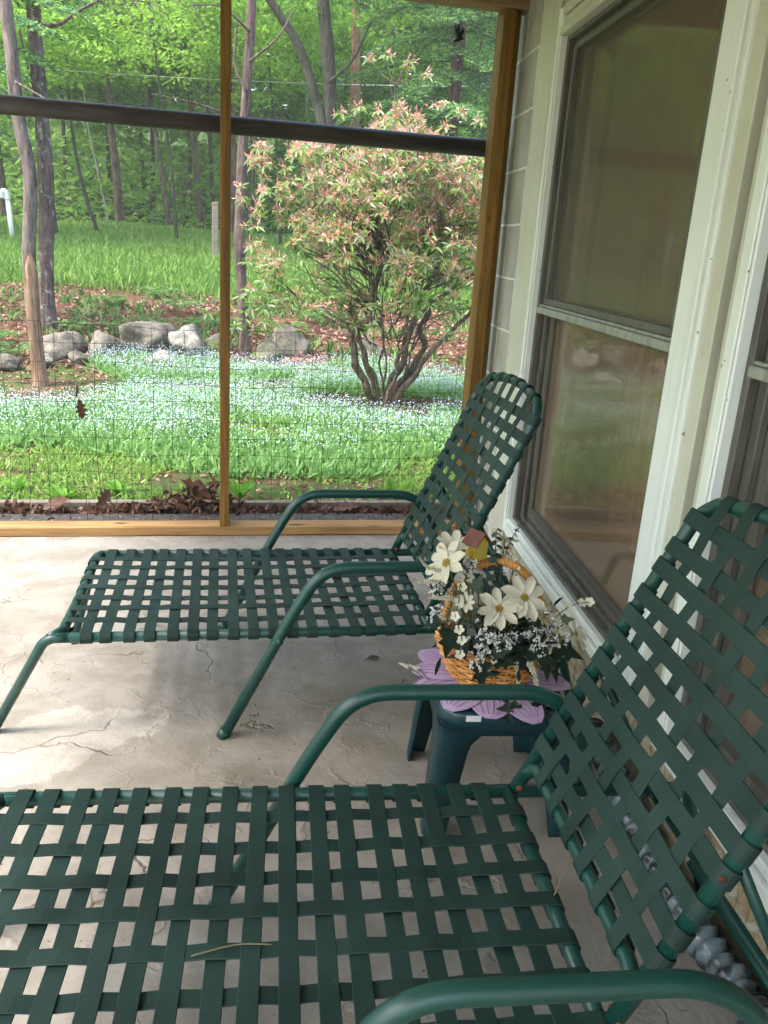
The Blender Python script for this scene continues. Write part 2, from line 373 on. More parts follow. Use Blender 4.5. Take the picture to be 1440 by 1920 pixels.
# ------------------------------------------------------------------ mesh helpers
class MB:
    def __init__(s): s.v = []; s.f = []; s.mi = []
    def add(s, vs, fs, mi=0):
        o = len(s.v); s.v += [tuple(v) for v in vs]; s.f += [tuple(i+o for i in f) for f in fs]; s.mi += [mi]*len(fs)
    def box(s, x0, x1, y0, y1, z0, z1, mi=0, b=.003):
        if x0 > x1: x0, x1 = x1, x0
        if y0 > y1: y0, y1 = y1, y0
        if z0 > z1: z0, z1 = z1, z0
        b = min(b, .45*min(x1-x0, y1-y0, z1-z0))
        bm = bmesh.new(); bmesh.ops.create_cube(bm, size=1)
        for v in bm.verts:
            v.co = Vector(((x0+x1)/2+v.co.x*(x1-x0), (y0+y1)/2+v.co.y*(y1-y0), (z0+z1)/2+v.co.z*(z1-z0)))
        if b > 0: bmesh.ops.bevel(bm, geom=bm.edges[:], offset=b, segments=1, affect='EDGES', profile=.5)
        bm.verts.ensure_lookup_table()
        s.add([v.co[:] for v in bm.verts], [[v.index for v in f.verts] for f in bm.faces], mi); bm.free()
    def tube(s, pts, r, n=10, cap=True, mi=0, closed=False):
        P = [Vector(p) for p in pts]; m = len(P)
        rr = r if isinstance(r, (list, tuple, np.ndarray)) else [r]*m
        T = []
        for i in range(m):
            a = P[i-1] if (i > 0 or closed) else P[i]; b = P[(i+1) % m] if (i < m-1 or closed) else P[i]
            t = b-a; T.append(t.normalized() if t.length > 1e-9 else Vector((0, 0, 1)))
        up = Vector((0, 0, 1)) if abs(T[0].z) < .9 else Vector((1, 0, 0))
        N = (up-T[0]*up.dot(T[0])).normalized(); vs = []
        for i in range(m):
            N = (N-T[i]*N.dot(T[i]))
            N = N.normalized() if N.length > 1e-6 else T[i].orthogonal().normalized()
            B = T[i].cross(N)
            for k in range(n):
                a = 2*PI*k/n; vs.append(P[i]+(N*math.cos(a)+B*math.sin(a))*rr[i])
        fs = []
        for i in range(m-1 if not closed else m):
            j = (i+1) % m
            for k in range(n):
                k2 = (k+1) % n; fs.append((i*n+k, i*n+k2, j*n+k2, j*n+k))
        if cap and not closed:
            fs.append(tuple(range(n-1, -1, -1))); fs.append(tuple((m-1)*n+k for k in range(n)))
        s.add(vs, fs, mi)
    def ribbon(s, pts, W, w, t, mi=0):
        """flat strap: rounded-rectangle section swept along pts, W = direction of its width"""
        P = [Vector(p) for p in pts]; W = Vector(W).normalized(); m = len(P); vs = []; c = t*.35
        sec = [(-w/2, 0), (-w/2+c, t/2), (-w/6, t/2*1.02), (w/6, t/2*1.02), (w/2-c, t/2), (w/2, 0), (w/2-c, -t/2), (-w/2+c, -t/2)]
        for i in range(m):
            T = (P[min(i+1, m-1)]-P[max(i-1, 0)]).normalized(); N = W.cross(T).normalized()
            for a, b in sec: vs.append(P[i]+W*a+N*b)
        n = 8; fs = []
        for i in range(m-1):
            for k in range(n):
                k2 = (k+1) % n; fs.append((i*n+k, i*n+k2, (i+1)*n+k2, (i+1)*n+k))
        fs.append(tuple(range(n-1, -1, -1))); fs.append(tuple((m-1)*n+k for k in range(n)))
        s.add(vs, fs, mi)
    def build(s, name, mats, parent=None, smooth=True, loc=None, rot=None):
        me = bpy.data.meshes.new(name)
        me.from_pydata(s.v, [], s.f)
        for m in (mats if isinstance(mats, (list, tuple)) else [mats]): me.materials.append(m)
        if any(s.mi): me.polygons.foreach_set('material_index', s.mi)
        me.polygons.foreach_set('use_smooth', [smooth]*len(s.f)); me.update()
        return link(name, me, parent, loc, rot)

def link(name, me, parent=None, loc=None, rot=None):
    o = bpy.data.objects.new(name, me); COL.objects.link(o)
    if parent is not None: o.parent = parent
    if loc is not None: o.location = loc
    if rot is not None: o.rotation_euler = rot
    return o

def npmesh(name, V, F, mat, parent=None, loc=None, smooth=False):
    """V (n,3), F (m,k) all faces with k corners"""
    me = bpy.data.meshes.new(name); V = np.asarray(V, np.float32); F = np.asarray(F, np.int32)
    k = F.shape[1]
    me.vertices.add(len(V)); me.vertices.foreach_set('co', V.ravel())
    me.loops.add(F.size); me.loops.foreach_set('vertex_index', F.ravel())
    me.polygons.add(len(F)); me.polygons.foreach_set('loop_start', np.arange(0, F.size, k, dtype=np.int32))
    me.polygons.foreach_set('use_smooth', np.full(len(F), smooth))
    me.update(calc_edges=True); me.validate()
    for m in (mat if isinstance(mat, (list, tuple)) else [mat]): me.materials.append(m)
    return link(name, me, parent, loc)

def unit(a):
    return a/np.maximum(np.linalg.norm(a, axis=-1, keepdims=True), 1e-9)

def leafquads(P, D, Nn, L, Wd, bend=.15):
    """P base points, D direction, Nn leaf normal, L length, Wd width; 6-gon leaf made of two folded quads -> arrays"""
    P = np.asarray(P, float); n = len(P)
    D = unit(D); S = unit(np.cross(Nn, D)); U = np.cross(D, S)
    L = np.broadcast_to(L, (n,))[:, None]; Wd = np.broadcast_to(Wd, (n,))[:, None]
    tip = P+D*L-U*L*bend
    mid1 = P+D*L*.33+U*L*.02; mid2 = P+D*L*.70-U*L*bend*.4
    V = np.stack([P, mid1+S*Wd*.42+U*Wd*.12, mid2+S*Wd*.40+U*Wd*.1, tip, mid2-S*Wd*.40+U*Wd*.1, mid1-S*Wd*.42+U*Wd*.12], 1).reshape(-1, 3)
    b = (np.arange(n)*6)[:, None]
    F = np.concatenate([b+np.array([[0, 1, 2, 3]]), b+np.array([[0, 3, 4, 5]])], 1).reshape(-1, 4)
    return V, F

def smallquads(P, D, Nn, L, Wd):
    P = np.asarray(P, float); n = len(P)
    D = unit(D); S = unit(np.cross(Nn, D))
    L = np.broadcast_to(L, (n,))[:, None]; Wd = np.broadcast_to(Wd, (n,))[:, None]
    V = np.stack([P, P+D*L*.5+S*Wd*.5, P+D*L, P+D*L*.5-S*Wd*.5], 1).reshape(-1, 3)
    F = (np.arange(n)*4)[:, None]+np.array([[0, 1, 2, 3]])
    return V, F

def rdir(n, zs=1.):
    d = rng.normal(size=(n, 3)); d[:, 2] *= zs; return unit(d)

def spline(pts, k=6):
    """Catmull-Rom through the points"""
    P = [np.array(p, float) for p in pts]; P = [2*P[0]-P[1]]+P+[2*P[-1]-P[-2]]; out = []
    for i in range(1, len(P)-2):
        for t in np.linspace(0, 1, k, endpoint=False):
            a, b, c, d = P[i-1:i+3]
            out.append(.5*((2*b)+(c-a)*t+(2*a-5*b+4*c-d)*t*t+(-a+3*b-3*c+d)*t**3))
    out.append(P[-2]); return [tuple(q) for q in out]

def rounded(pts, r, k=6):
    """polyline with its corners turned into arcs"""
    P = [Vector(p) for p in pts]; out = [P[0]]
    for i in range(1, len(P)-1):
        a = (P[i-1]-P[i]); b = (P[i+1]-P[i]); rr = r[i-1] if isinstance(r, (list, tuple)) else r
        d = min(rr, .49*a.length, .49*b.length); A = P[i]+a.normalized()*d; B = P[i]+b.normalized()*d
        for t in np.linspace(0, 1, k): out.append(A*(1-t)**2+P[i]*2*t*(1-t)+B*t*t)
    out.append(P[-1]); return out

def tag(o, label, cat=None, group=None, kind=None):
    if label: o['label'] = label
    if cat: o['category'] = cat
    if group: o['group'] = group
    if kind: o['kind'] = kind
    return o
def empty(name, loc=(0, 0, 0), rz=0., label=None, cat=None, group=None):
    o = bpy.data.objects.new(name, None); COL.objects.link(o); o.empty_display_size = .1
    o.location = loc; o.rotation_euler = (0, 0, rz); return tag(o, label, cat, group)
def copy_tree(o, parent=None):
    c = o.copy(); COL.objects.link(c)
    if parent is not None: c.parent = parent
    for ch in [x for x in bpy.data.objects if x.parent == o]: copy_tree(ch, c)
    return c

# ------------------------------------------------------------------ camera
CAM = (-1.1583, -3.3952, 1.2174); YAW, PITCH, ROLL = .2124, .3097, .0648
cy_, sy_ = math.cos(YAW), math.sin(YAW); cp_, sp_ = math.cos(PITCH), math.sin(PITCH)
fw = Vector((sy_*cp_, cy_*cp_, -sp_)); rt = Vector((cy_, -sy_, 0)); up = rt.cross(fw)
r2 = rt*math.cos(ROLL)+up*math.sin(ROLL); u2 = up*math.cos(ROLL)-rt*math.sin(ROLL)
cd = bpy.data.cameras.new('camera'); cam = bpy.data.objects.new('camera', cd); COL.objects.link(cam)
cd.sensor_fit = 'HORIZONTAL'; cd.sensor_width = 36; cd.lens = 36*1551.57/1440; cd.clip_end = 400; cd.clip_start = .02
mw = Matrix((r2, u2, -fw)).transposed().to_4x4(); mw.translation = Vector(CAM); cam.matrix_world = mw
scene.camera = cam

# ------------------------------------------------------------------ porch floor and the structure round it
m = MB(); m.box(-3.6, .6, -6, 0, -.14, 0, b=0); tag(m.build('floor', M['floor'], smooth=False), None, kind='structure')

HOUSE_RZ = math.atan2(.99498, .10003)
house = empty('house', (0, 0, 0), HOUSE_RZ, 'cream painted block house wall with two tall storm windows beside the porch', 'house')
def hb(name, mat, boxes, b=.003, parent=None):
    m = MB()
    for x in boxes: m.box(*x, b=b)
    return m.build(name, mat, parent or house, smooth=False)
# s = along the wall (0 at the screen, minus towards the viewer), o = out of the wall, z up
wall = hb('block_wall', M['block'], [(.30, -.52, -.20, -.010, .0, 2.7), (-.52, -3.30, -.20, -.010, 2.0, 2.7), (-3.30, -6.2, -.20, -.010, .0, 2.7)], b=.002)
hb('foundation_wall', M['peel'], [(-.52, -3.30, -.20, -.006, 0, .215)], b=.004)
hb('foundation_ledge', M['peel'], [(-1.62, -3.6, -.004, .045, 0, .034)], b=.012)
hb('wall_batten', M['white_trim'], [(-.262, -.478, -.0095, .004, .0, 2.12)], b=.004)
hb('recess_board', M['olive_trim'], [(-1.70, -2.02, -.16, -.034, .215, 2.0)])
hb('mullion_board', M['white_paint'], [(-1.7125, -1.800, -.033, .004, .218, 1.995), (-1.800, -1.822, -.033, -.004, .218, 1.995), (-1.822, -1.838, -.033, .006, .218, 1.995)])
hb('mullion_board', M['white_trim'], [(-1.838, -1.886, -.033, -.002, .218, 1.995)])
hb('mullion_board', M['white_trim'], [(-1.936, -1.985, -.033, .002, .218, 1.995)])
hb('mullion_board', M['white_paint'], [(-1.985, -2.013, -.033, .009, .218, 1.995)])
def window(s0, s1):
    """double-hung window behind an aluminium storm frame; s0 far edge of the opening, s1 near edge"""
    w = hb('window', M['white_paint'], [(s0+.05, s0, -.033, .010, .20, 1.985), (s0+.018, s0+.004, .010, .016, .26, 1.90)], parent=house)   # far casing
    hb('sill', M['white_paint'], [(s0, s1, -.033, .016, .205, .236), (s0, s1, -.033, .006, .240, .262)], parent=w)
    hb('head_casing', M['white_trim'], [(s0, s1, -.033, .012, 1.955, 1.985), (s0, s1, -.033, .006, 1.925, 1.951), (s0, s1, -.033, .014, 1.897, 1.921)], parent=w)
    a = M['alu']
    fr = []
    for o0, o1, wd_ in ((-.034, -.012, .022), (-.050, -.0345, .050), (-.066, -.0505, .085)):
        fr += [(s0, s0-wd_, o0, o1, .262, 1.895), (s1+wd_, s1, o0, o1, .262, 1.895), (s0-wd_, s1+wd_, o0, o1, .262, .262+wd_*.55), (s0-wd_, s1+wd_, o0, o1, 1.895-wd_*.6, 1.895)]
    hb('storm_frame', a, fr, b=.002, parent=w)
    u = hb('upper_sash', a, [(s0-.05, s1+.05, -.044, -.020, 1.062, 1.082), (s0-.051, s0-.072, -.0345, -.022, 1.082, 1.86), (s1+.072, s1+.051, -.0345, -.022, 1.082, 1.86), (s0-.072, s1+.072, -.0345, -.022, 1.848, 1.866)], b=.002, parent=w)
    l = hb('lower_sash', M['alu_dark'], [(s0-.0855, s0-.105, -.066, -.050, .31, 1.04), (s1+.105, s1+.0855, -.066, -.050, .31, 1.04), (s0-.105, s1+.105, -.066, -.05, .308, .335)], b=.002, parent=w)
    hb('meeting_rail', M['alu_rail'], [(s0-.02, s1+.02, -.040, -.006, 1.030, 1.052), (s0-.02, s1+.02, -.03, -.014, 1.0525, 1.061)], b=.003, parent=w)
    hb('pane', M['glass'], [(s0-.05, s1+.05, -.060, -.057, 1.06, 1.89)], b=0, parent=u)
    hb('pane', M['glass'], [(s0-.10, s1+.10, -.062, -.059, .32, 1.05)], b=0, parent=l)
    hb('insect_screen', M['screen'], [(s0-.07, s1+.07, -.0300, -.0295, 1.08, 1.85)], b=0, parent=u)
    hb('inner_sash', M['ledge'], [(s0-.06, s0-.125, -.125, -.09, .29, 1.92), (s1+.125, s1+.06, -.125, -.09, .29, 1.92), (s0-.125, s1+.125, -.125, -.09, .29, .335), (s0-.125, s1+.125, -.12, -.095, 1.03, 1.08)], parent=w)
    hb('reveal', M['alu_dark'], [(s0+.03, s0, -.19, -.034, .215, 1.99), (s1, s1-.005, -.19, -.034, .215, 1.99), (s0, s1, -.19, -.067, .215, .262), (s0, s1, -.19, -.067, 1.90, 1.99)], b=0, parent=w)
    hb('inner_ledge', M['ledge'], [(s0+.02, s1-.02, -.33, -.128, .262, .285)], parent=w)
    return w
tag(window(-.555, -1.7125), 'far storm window next to the block wall')
tag(window(-2.0135, -3.20), 'near storm window half hidden by the lounger back')
# curtains hanging inside
m = MB()
for s0, s1 in ((-.62, -1.02),):
    N = 40; pts = []
    for i in range(N+1):
        s = s0+(s1-s0)*i/N; o = -.36+.02*math.sin(i*1.35)
        pts.append((s, o))
    vs = [(s, o, .02) for s, o in pts]+[(s, o, 1.96) for s, o in pts]
    m.add(vs, [(i, i+1, N+2+i, N+1+i) for i in range(N)])
m.build('curtain', M['curtain'], house)
m = MB()
m.box(.2, -.5, -4.2, -4.1, 0, 2.6); m.box(-3.4, -6.2, -4.2, -4.1, 0, 2.6); m.box(-.5, -3.4, -4.2, -4.1, 0, .7); m.box(-.5, -3.4, -4.2, -4.1, 2.2, 2.6); m.box(.28, .18, -4.1, -.2, 0, 2.6); m.box(-6.2, -6.1, -4.1, -.2, 0, 2.6)  # opening in the unseen back wall added to let daylight into the room
m.box(.2, -6.2, -4.1, -.2, -.05, 0.); m.box(.2, -6.2, -4.1, -.2, 2.6, 2.65)
m.build('room_shell', M['room'], house, smooth=False)
# chest of drawers standing inside the near window
cab = empty('cabinet', house.matrix_world @ Vector((0, 0, 0)), HOUSE_RZ, 'tan wooden cabinet standing indoors behind the near window', 'cabinet')
m = MB(); m.box(-2.22, -3.0, -.68, -.25, .02, 1.16); m.build('body', M['cab_wood'], cab, smooth=False)
m = MB(); m.box(-2.19, -3.03, -.70, -.225, 1.161, 1.19); m.build('top', M['cab_wood'], cab, smooth=False)
for k in range(4):
    m = MB(); m.box(-2.26, -2.96, -.249, -.235, .08+k*.26, .31+k*.26); d = m.build('drawer', M['cab_pale'], cab, smooth=False)
    m = MB(); m.tube([(-2.56, -.234, .20+k*.26), (-2.56, -.215, .20+k*.26), (-2.66, -.215, .20+k*.26), (-2.66, -.234, .20+k*.26)], .006); m.build('handle', M['rust'], d)
# porch roof belongs to the house
m = MB(); m.box(-2.70, .5, -4.5, .45, 2.33, 2.36); m.build('porch_ceiling', M['ceiling'], None, smooth=False)  # ceiling pale to bounce light, unseen rear edge cut short for sky light
pc = bpy.data.objects['porch_ceiling']
roof = empty('porch_roof', (0, 0, 0), 0, 'low porch roof with a pale ceiling over the loungers', 'roof'); pc.parent = roof
m = MB(); m.box(-2.77, .5, -4.55, .5, 2.362, 2.46); m.build('roof_deck', M['wood_grey'], roof, smooth=False)
m = MB(); m.box(-2.70, -2.61, -4.5, -.004, 2.12, 2.329); m.build('edge_beam', M['wood_header'], roof, smooth=False)

frame = empty('porch_screen_frame', (-1.1, .045, 0), 0, 'brown treated timber framing closing the garden end of the porch', 'timber frame')
def fp(name, mat, bx, b=.003):
    m = MB(); x0, x1, y0, y1, z0, z1 = bx; m.box(x0+1.1, x1+1.1, y0-.045, y1-.045, z0, z1, b=b); return m.build(name, mat, frame, smooth=False)
tag(fp('post', M['wood_post'], (-1.136, -1.097, .0005, .0885, .0405, 2.10)), 'middle post standing on the sill plate')
tag(fp('post', M['wood_post'], (-.0875, -.036, .0, .0885, .0, 2.10)), 'corner post against the block wall')
fp('nailer', M['wood_post'], (-.0355, -.008, .03, .0885, .0, 2.10))
fp('sill_plate', M['wood_sill'], (-3.6, -.0885, 0, .089, .001, .04))
fp('header_beam', M['wood_header'], (-3.6, .05, -.002, .087, 2.101, 2.30))

for x, z in ((-1.117, .09), (-1.112, .42), (-1.12, 1.05), (-1.115, 1.52), (-.062, .55), (-.066, 1.15), (-.058, 1.7)):
    m = MB(); m.tube([(x+1.1, -.0455-.0005, z), (x+1.1, -.0445-.003, z)], .0035, 8); m.build('nail', M['rust'], frame)
# dark pipe across the opening
pipe = empty('pipe', (-1.1, .16, 1.62), 0, 'long dark grey pipe running across the opening behind the posts', 'pipe')
m = MB()
za, zb = 1.627, 1.627
m.tube([(-2.6, 0, .0065), (1.04, 0, .0075)], .034, 24)
m.build('tube', M['pipe'], pipe)
for i, x in enumerate((-.85, -.60, -.36, .13, .37, .62, .85)):
    m = MB(); m.tube([(x-.012, -.038, .006), (x-.004, -.041, .012), (x+.002, -.041, .004), (x+.010, -.041, .008), (x+.018, -.039, .003)], .0014, 5); m.build('wire_hook', M['wire'], pipe)

# welded wire fence stapled to the frame
def wirefence():
    m = MB(); x = -3.2; i = 0
    hs = [.852-.0755*k for k in range(12)]
    def wob(x, z): return .004*math.sin(x*7+z*9)+.003*math.sin(x*17-z*5), .006*math.sin(x*3.1+z*4)
    while x < -.1:
        pts = []
        for k in range(14):
            z = .015+(.852-.015)*k/13; a, b = wob(x, z); pts.append((x+a+.010*math.sin(z*4+i*.7), .104+b*.6, z))
        m.tube(pts, .00095, 4, False); x += .0715; i += 1
    for z in hs:
        pts = []
        for k in range(40):
            xx = -3.2+3.1*k/39; a, b = wob(xx, z); pts.append((xx, .104+b*.6, z+a*1.2))
        m.tube(pts, .00095, 4, False)
    o = m.build('wire_fence', M['wire']); return o
tag(wirefence(), 'thin welded wire fence stretched across the lower part of the opening', 'wire fence')

# trough outside the sill: dusty mesh flap, weathered board, leaf litter
m = MB(); m.box(-3.6, -.09, .0895, .205, -.02, .033, b=.004); tag(m.build('mesh_flap', M['trough'], smooth=False), 'dusty dark mesh flap lying along the outside of the sill', 'mesh flap')
m = MB(); m.box(-3.6, .05, .315, .352, -.06, .052, b=.004); tag(m.build('edging_board', M['wood_grey'], smooth=False), 'weathered grey edging board at the edge of the lawn', 'edging board')
n = 2600
x = rng.uniform(-3.6, -.1, n); y = .255+rng.normal(0, .036, n)
hgt = .038+.022*np.sin(x*4.1)+.02*np.sin(x*9+1)+.085*np.exp(-((x+1.19)/.12)**2)-.022*((x > -1.07))
z = rng.uniform(-.01, 1, n)*np.maximum(hgt, .02)+.005
V, F = leafquads(np.stack([x, y, z], 1), rdir(n, .6), rdir(n), rng.uniform(.02, .055, n), rng.uniform(.012, .032, n), .45)
tag(npmesh('leaf_litter', V, F, M['dry_leaf']), 'drift of dry brown leaves caught behind the porch sill', 'leaf litter', kind='stuff')
n = 260
V, F = smallquads(np.stack([rng.uniform(-3, -.1, n), rng.uniform(.09, .2, n), np.full(n, .0352)], 1), rdir(n, .05), np.tile([0, 0, 1.], (n, 1)), rng.uniform(.004, .022, n), rng.uniform(.003, .008, n))
tag(npmesh('plant_debris', V, F, M['litter']), 'pale bits of plant debris on the dark flap', 'debris', kind='stuff')

def oakleaf(name, loc, L, rot, label, mat='dry_leaf', group=None, curl=.25):
    """lobed dry leaf, curled, with a stalk"""
    out = []; N = 9
    for i in range(N+1):
        t = i/N; w = .30*math.sin(PI*min(1, t*1.02))**.8*(1 if i % 2 else .42)+.01
        out.append((t, w))
    vs = []
    for t, w in out:
        for sgn in (-1, 0, 1):
            zz = curl*(w*abs(sgn))**1.2*1.6-curl*.5*(t-.4)**2
            vs.append((t*L, sgn*w*L, zz*L))
    fs = []
    for i in range(N):
        a = i*3; fs += [(a, a+3, a+4, a+1), (a+1, a+4, a+5, a+2)]
    m = MB(); m.add(vs, fs); m.tube([(0, 0, 0), (-.12*L, .01*L, .01*L), (-.25*L, .03*L, .05*L)], .012*L, 5)
    o = m.build(name, M[mat], loc=loc, rot=rot); return tag(o, label, 'leaf', group)
oakleaf('dry_leaf', (-1.695, .098, .555), .085, (1.3, R(82), .2), 'brown dead leaf dangling from the wire fence, lower of the pair')
oakleaf('dry_leaf', (-1.70, .098, .615), .06, (.6, R(95), .3), 'small brown dead leaf on the wire fence, upper of the pair')
oakleaf('dry_leaf', (-1.17, .20, .10), .17, (R(70), R(-25), R(150)), 'large curled brown leaf propped against the middle post')
oakleaf('dry_leaf', (-1.15, .14, .15), .11, (R(40), R(-70), R(160)), 'narrow shrivelled leaf standing up beside the middle post')
oakleaf('dry_leaf', (-1.88, .20, .055), .12, (R(30), R(-20), R(20)), 'reddish leaf on top of the leaf drift at the left')
oakleaf('dry_leaf', (-1.66, .20, .06), .12, (R(60), R(-30), R(60)), 'pointed brown leaf sticking up from the middle of the leaf drift')
oakleaf('dry_leaf', (-.62, .22, .045), .13, (R(20), R(-8), R(10)), 'flat brown leaf behind the sill right of the middle post')
oakleaf('dry_leaf', (-.70, -1.15, .004), .05, (0, 0, R(20)), 'tiny tan leaf lying on the concrete under the far lounger')

# remains of a wasp nest under the header
wn_ = MB()
for i in range(7):
    a = i*.9; wn_.tube([(0, 0, 0), (.012*math.cos(a), .008*math.sin(a), .02), (.022*math.cos(a), .012*math.sin(a), .035+.012*(i % 3))], [.006, .005, .001], 6)
wn_.tube([(-.02, 0, -.012), (0, 0, .0), (.02, 0, .004)], [.004, .009, .003], 6)
tag(wn_.build('wasp_nest', M['rubber'], loc=(-.235, .08, 1.995)), 'ragged dark scrap of nest stuck near the top corner of the opening', 'nest scrap')

# glossy ribbed hose lying along the foot of the wall
hz = empty('ribbed_hose', (0, 0, 0), HOUSE_RZ, 'glossy smoke grey ribbed hose lying along the foot of the house wall', 'hose')
m = MB(); pts = []; rr = []
for i in range(700):
    t = i/699; s = -1.72-1.9*t; ph = i*2*PI/17.5
    pts.append((s, .050+.012*math.sin(s*5), .066+.010*math.sin(s*7+1))); rr.append(.031+.0034*math.sin(ph*1.6)+.003*math.sin(i*.21))
m.tube(pts, rr, 20); m.build('hose_wall', M['hose'], hz)
m = MB()
m.tube([(-1.712, .050+.012*math.sin(-1.72*5), .066+.010*math.sin(-1.72*7+1)), (-1.745, .050+.012*math.sin(-1.74*5), .066+.010*math.sin(-1.74*7+1))], .036, 18); m.build('end_collar', M['rubber'], hz)

# ------------------------------------------------------------------ sun loungers
HW = .28; ZR = .275; RR = .0125; ST = .0026
def wrap_path(y0, y1, zc, sag, off, R_=RR):
    """points (a, z) of a strap that hooks round the tube at y0, runs across and hooks round the tube at y1"""
    r = R_+ST/2+.0006; out = []
    for k in range(13):
        a = R(-50)-k/12*R(220); out.append((y0+r*math.cos(a), zc+r*math.sin(a)))
    n = 46
    for k in range(1, n):
        t = k/n; y = y0+(y1-y0)*t; out.append((y, zc+r-sag*4*t*(1-t)+off(y)*min(1, 10*t, 10*(1-t))))
    for k in range(13):
        a = PI/2-k/12*R(220); out.append((y1+r*math.cos(a), zc+r*math.sin(a)))
    return out
def strapset(xs, ys, xlim, ylim, zc, w, sag, endx=None):
    """woven web: straps across at xs, straps along at ys"""
    m = MB(); A = .0014
    ix = lambda x: np.interp(x, xs, range(len(xs))); iy = lambda y: np.interp(y, ys, range(len(ys)))
    for i, x in enumerate(xs):
        p = wrap_path(ylim[0], ylim[1], zc, sag*(.5+1.0*random.random()), lambda y: A*(-1)**i*math.cos(PI*iy(y)))
        sk = random.uniform(-.0035, .0035)
        m.ribbon([(x+sk*(a/ylim[1]), a, z) for a, z in p], (1, 0, 0), w, ST)
    for j, y in enumerate(ys):
        x1 = xlim[1] if endx is None else endx(y)
        p = wrap_path(xlim[0], x1, zc, sag*(.5+1.0*random.random()), lambda x: -A*(-1)**j*math.cos(PI*ix(x)))
        m.ribbon([(a, y+random.uniform(-.0004, .0004), z) for a, z in p], (0, 1, 0), w, ST)
    return m
XF = -.93; XB = -.012    # front and back bars of the seat
def make_lounger(name, loc, rz, label, backdeg):
    root = empty(name, loc, rz, label, 'sun lounger', 'pair of green strap loungers on the porch')
    gm = M['green_metal']
    for sg in (-1, 1):
        y = sg*HW
        m = MB(); m.tube([(XF+.02, y, ZR), (.30, y, ZR)], RR, 14); m.build('side_rail', gm, root)
        xk = -.026 if sg < 0 else .012; sx_ = .150 if sg < 0 else .075
        m = MB(); m.tube(rounded([(XF+xk-sx_, y*.86, .006), (XF+xk-.005, y, ZR), (XF+xk+.05, y, ZR)], .05, 7), RR, 14); l = m.build('leg', gm, root)
        m = MB(); m.tube([(XF+xk-sx_-.003, y*.857, 0), (XF+xk-sx_+.004, y*.865, .010)], .0132, 14); m.build('foot_cap', M['green_metal'], l)
        m = MB(); m.tube(rounded([(.2995, y, ZR), (.34, y, ZR), (.42, y*1.0, .012)], .05, 7), RR, 14); l = m.build('leg', gm, root)
        m = MB(); m.tube([(.424, y, 0), (.416, y, .022)], .0142, 14); m.build('foot_cap', M['green_metal'], l)
        ya = sg*(HW+.032)
        m = MB(); m.tube(rounded([(-.538, ya, .010), (-.372, ya, .345), (-.300, ya, .463), (.045, ya, .463), (.125, ya, .405), (.150, sg*(HW+.027), ZR-.01)], [.2, .13, .09, .07], 9), .0145, 16); a = m.build('armrest', gm, root)
        m = MB(); m.tube([(-.546, ya, 0), (-.534, ya, .022)], .0152, 16); m.build('foot_cap', M['green_metal'], a)
        m = MB(); m.tube([(-.405, sg*(HW-.004), ZR-.004), (-.405, ya, ZR-.004)], .006, 8); m.tube([(-.405, ya-sg*.002, ZR-.004), (-.405, ya+sg*.017, ZR-.004)], .009, 8); m.build('bolt', gm, root)
    for nm, x, zz, r_ in (('front_bar', None, ZR, RR), ('seat_end_bar', XB, ZR, RR), ('seat_brace', -.41, ZR-.034, .011), ('rear_brace', .38, .10, .010)):
        m = MB(); m.tube([(XF-.022, -HW, zz), (XF+.002, -HW*.85, zz), (XF+.012, 0, zz), (XF+.014, HW*.9, zz), (XF+.03, HW, zz)] if x is None else [(x, -HW, zz), (x, HW, zz)], r_, 14)
        if nm == 'seat_brace':
            m.tube([(x, -HW, zz), (x, -HW, ZR)], r_, 8); m.tube([(x, HW, zz), (x, HW, ZR)], r_, 8)
        m.build(nm, gm, root)
    xs = [XF+.062+i*(.805/16)+random.uniform(-.0035, .0035) for i in range(17)]
    ys = [-HW+.070*(j+1)+random.uniform(-.002, .002) for j in range(7)]
    strapset(xs, ys, (XF+.012, XB), (-HW, HW), ZR, .0282, .007).build('seat_webbing', M['green_vinyl'], root, smooth=False)
    # back rest, built lying along x and tilted about the hinge
    LB = .622; ARC = .034; HB = .2425
    b = MB()
    top = lambda y: LB+ARC*(1-(y/HB)**2)-.012
    arc = [(top(y), y, .006) for y in np.linspace(-HB+.035, HB-.035, 17)]
    b.tube(rounded([(-.012, -HB, .006), (LB-.035, -HB, .006), arc[0]], .05, 6)[:-1]+arc+list(reversed(rounded([(-.012, HB, .006), (LB-.035, HB, .006), arc[-1]], .05, 6)[:-1])), RR, 14)
    b.tube(rounded([(.022, -HB, .006), (.056, -HB+.022, .006), (.058, 0, .006), (.056, HB-.022, .006), (.022, HB, .006)], .03, 5), RR*.95, 14)
    bf = b.build('backrest_frame', gm, root, loc=(.012, HW-HB, ZR+.012), rot=(0, -R(backdeg), 0))
    bx = [.100+i*.0475+random.uniform(-.003, .003) for i in range(11)]
    by = [-HB+.0693*(j+1)+random.uniform(-.002, .002) for j in range(6)]
    strapset(bx, by, (.058, .6), (-HB, HB), .006, .0282, .005, endx=lambda y: top(y)).build('backrest_webbing', M['green_vinyl'], bf, smooth=False)
    for sg in (-1, 1):
        m = MB(); m.tube([(.0, sg*(HB-.016), .006), (.0, sg*(HB+.017), .006)], .0058, 10); m.build('hinge_bolt', M['rust'], bf)
    m = MB(); m.tube([(.245, -HB-.010, .012), (.245, -HB-.014, .020)], .0042, 8); m.build('rivet', M['rust'], bf)
    # prop bar that holds the back up
    c, s_ = math.cos(R(backdeg)), math.sin(R(backdeg)); px, pz = .012+.26*c, ZR+.012+.26*s_
    m = MB()
    for sg in (-1, 1): m.tube(rounded([(px+.01, HW-HB+sg*(HB-.01), pz), (.275, HW-HB+sg*(HB-.01), ZR-.012)], .02), .008, 10)
    m.tube([(.275, -HW-.025, ZR-.016), (.275, HW+.025, ZR-.016)], .008, 10)
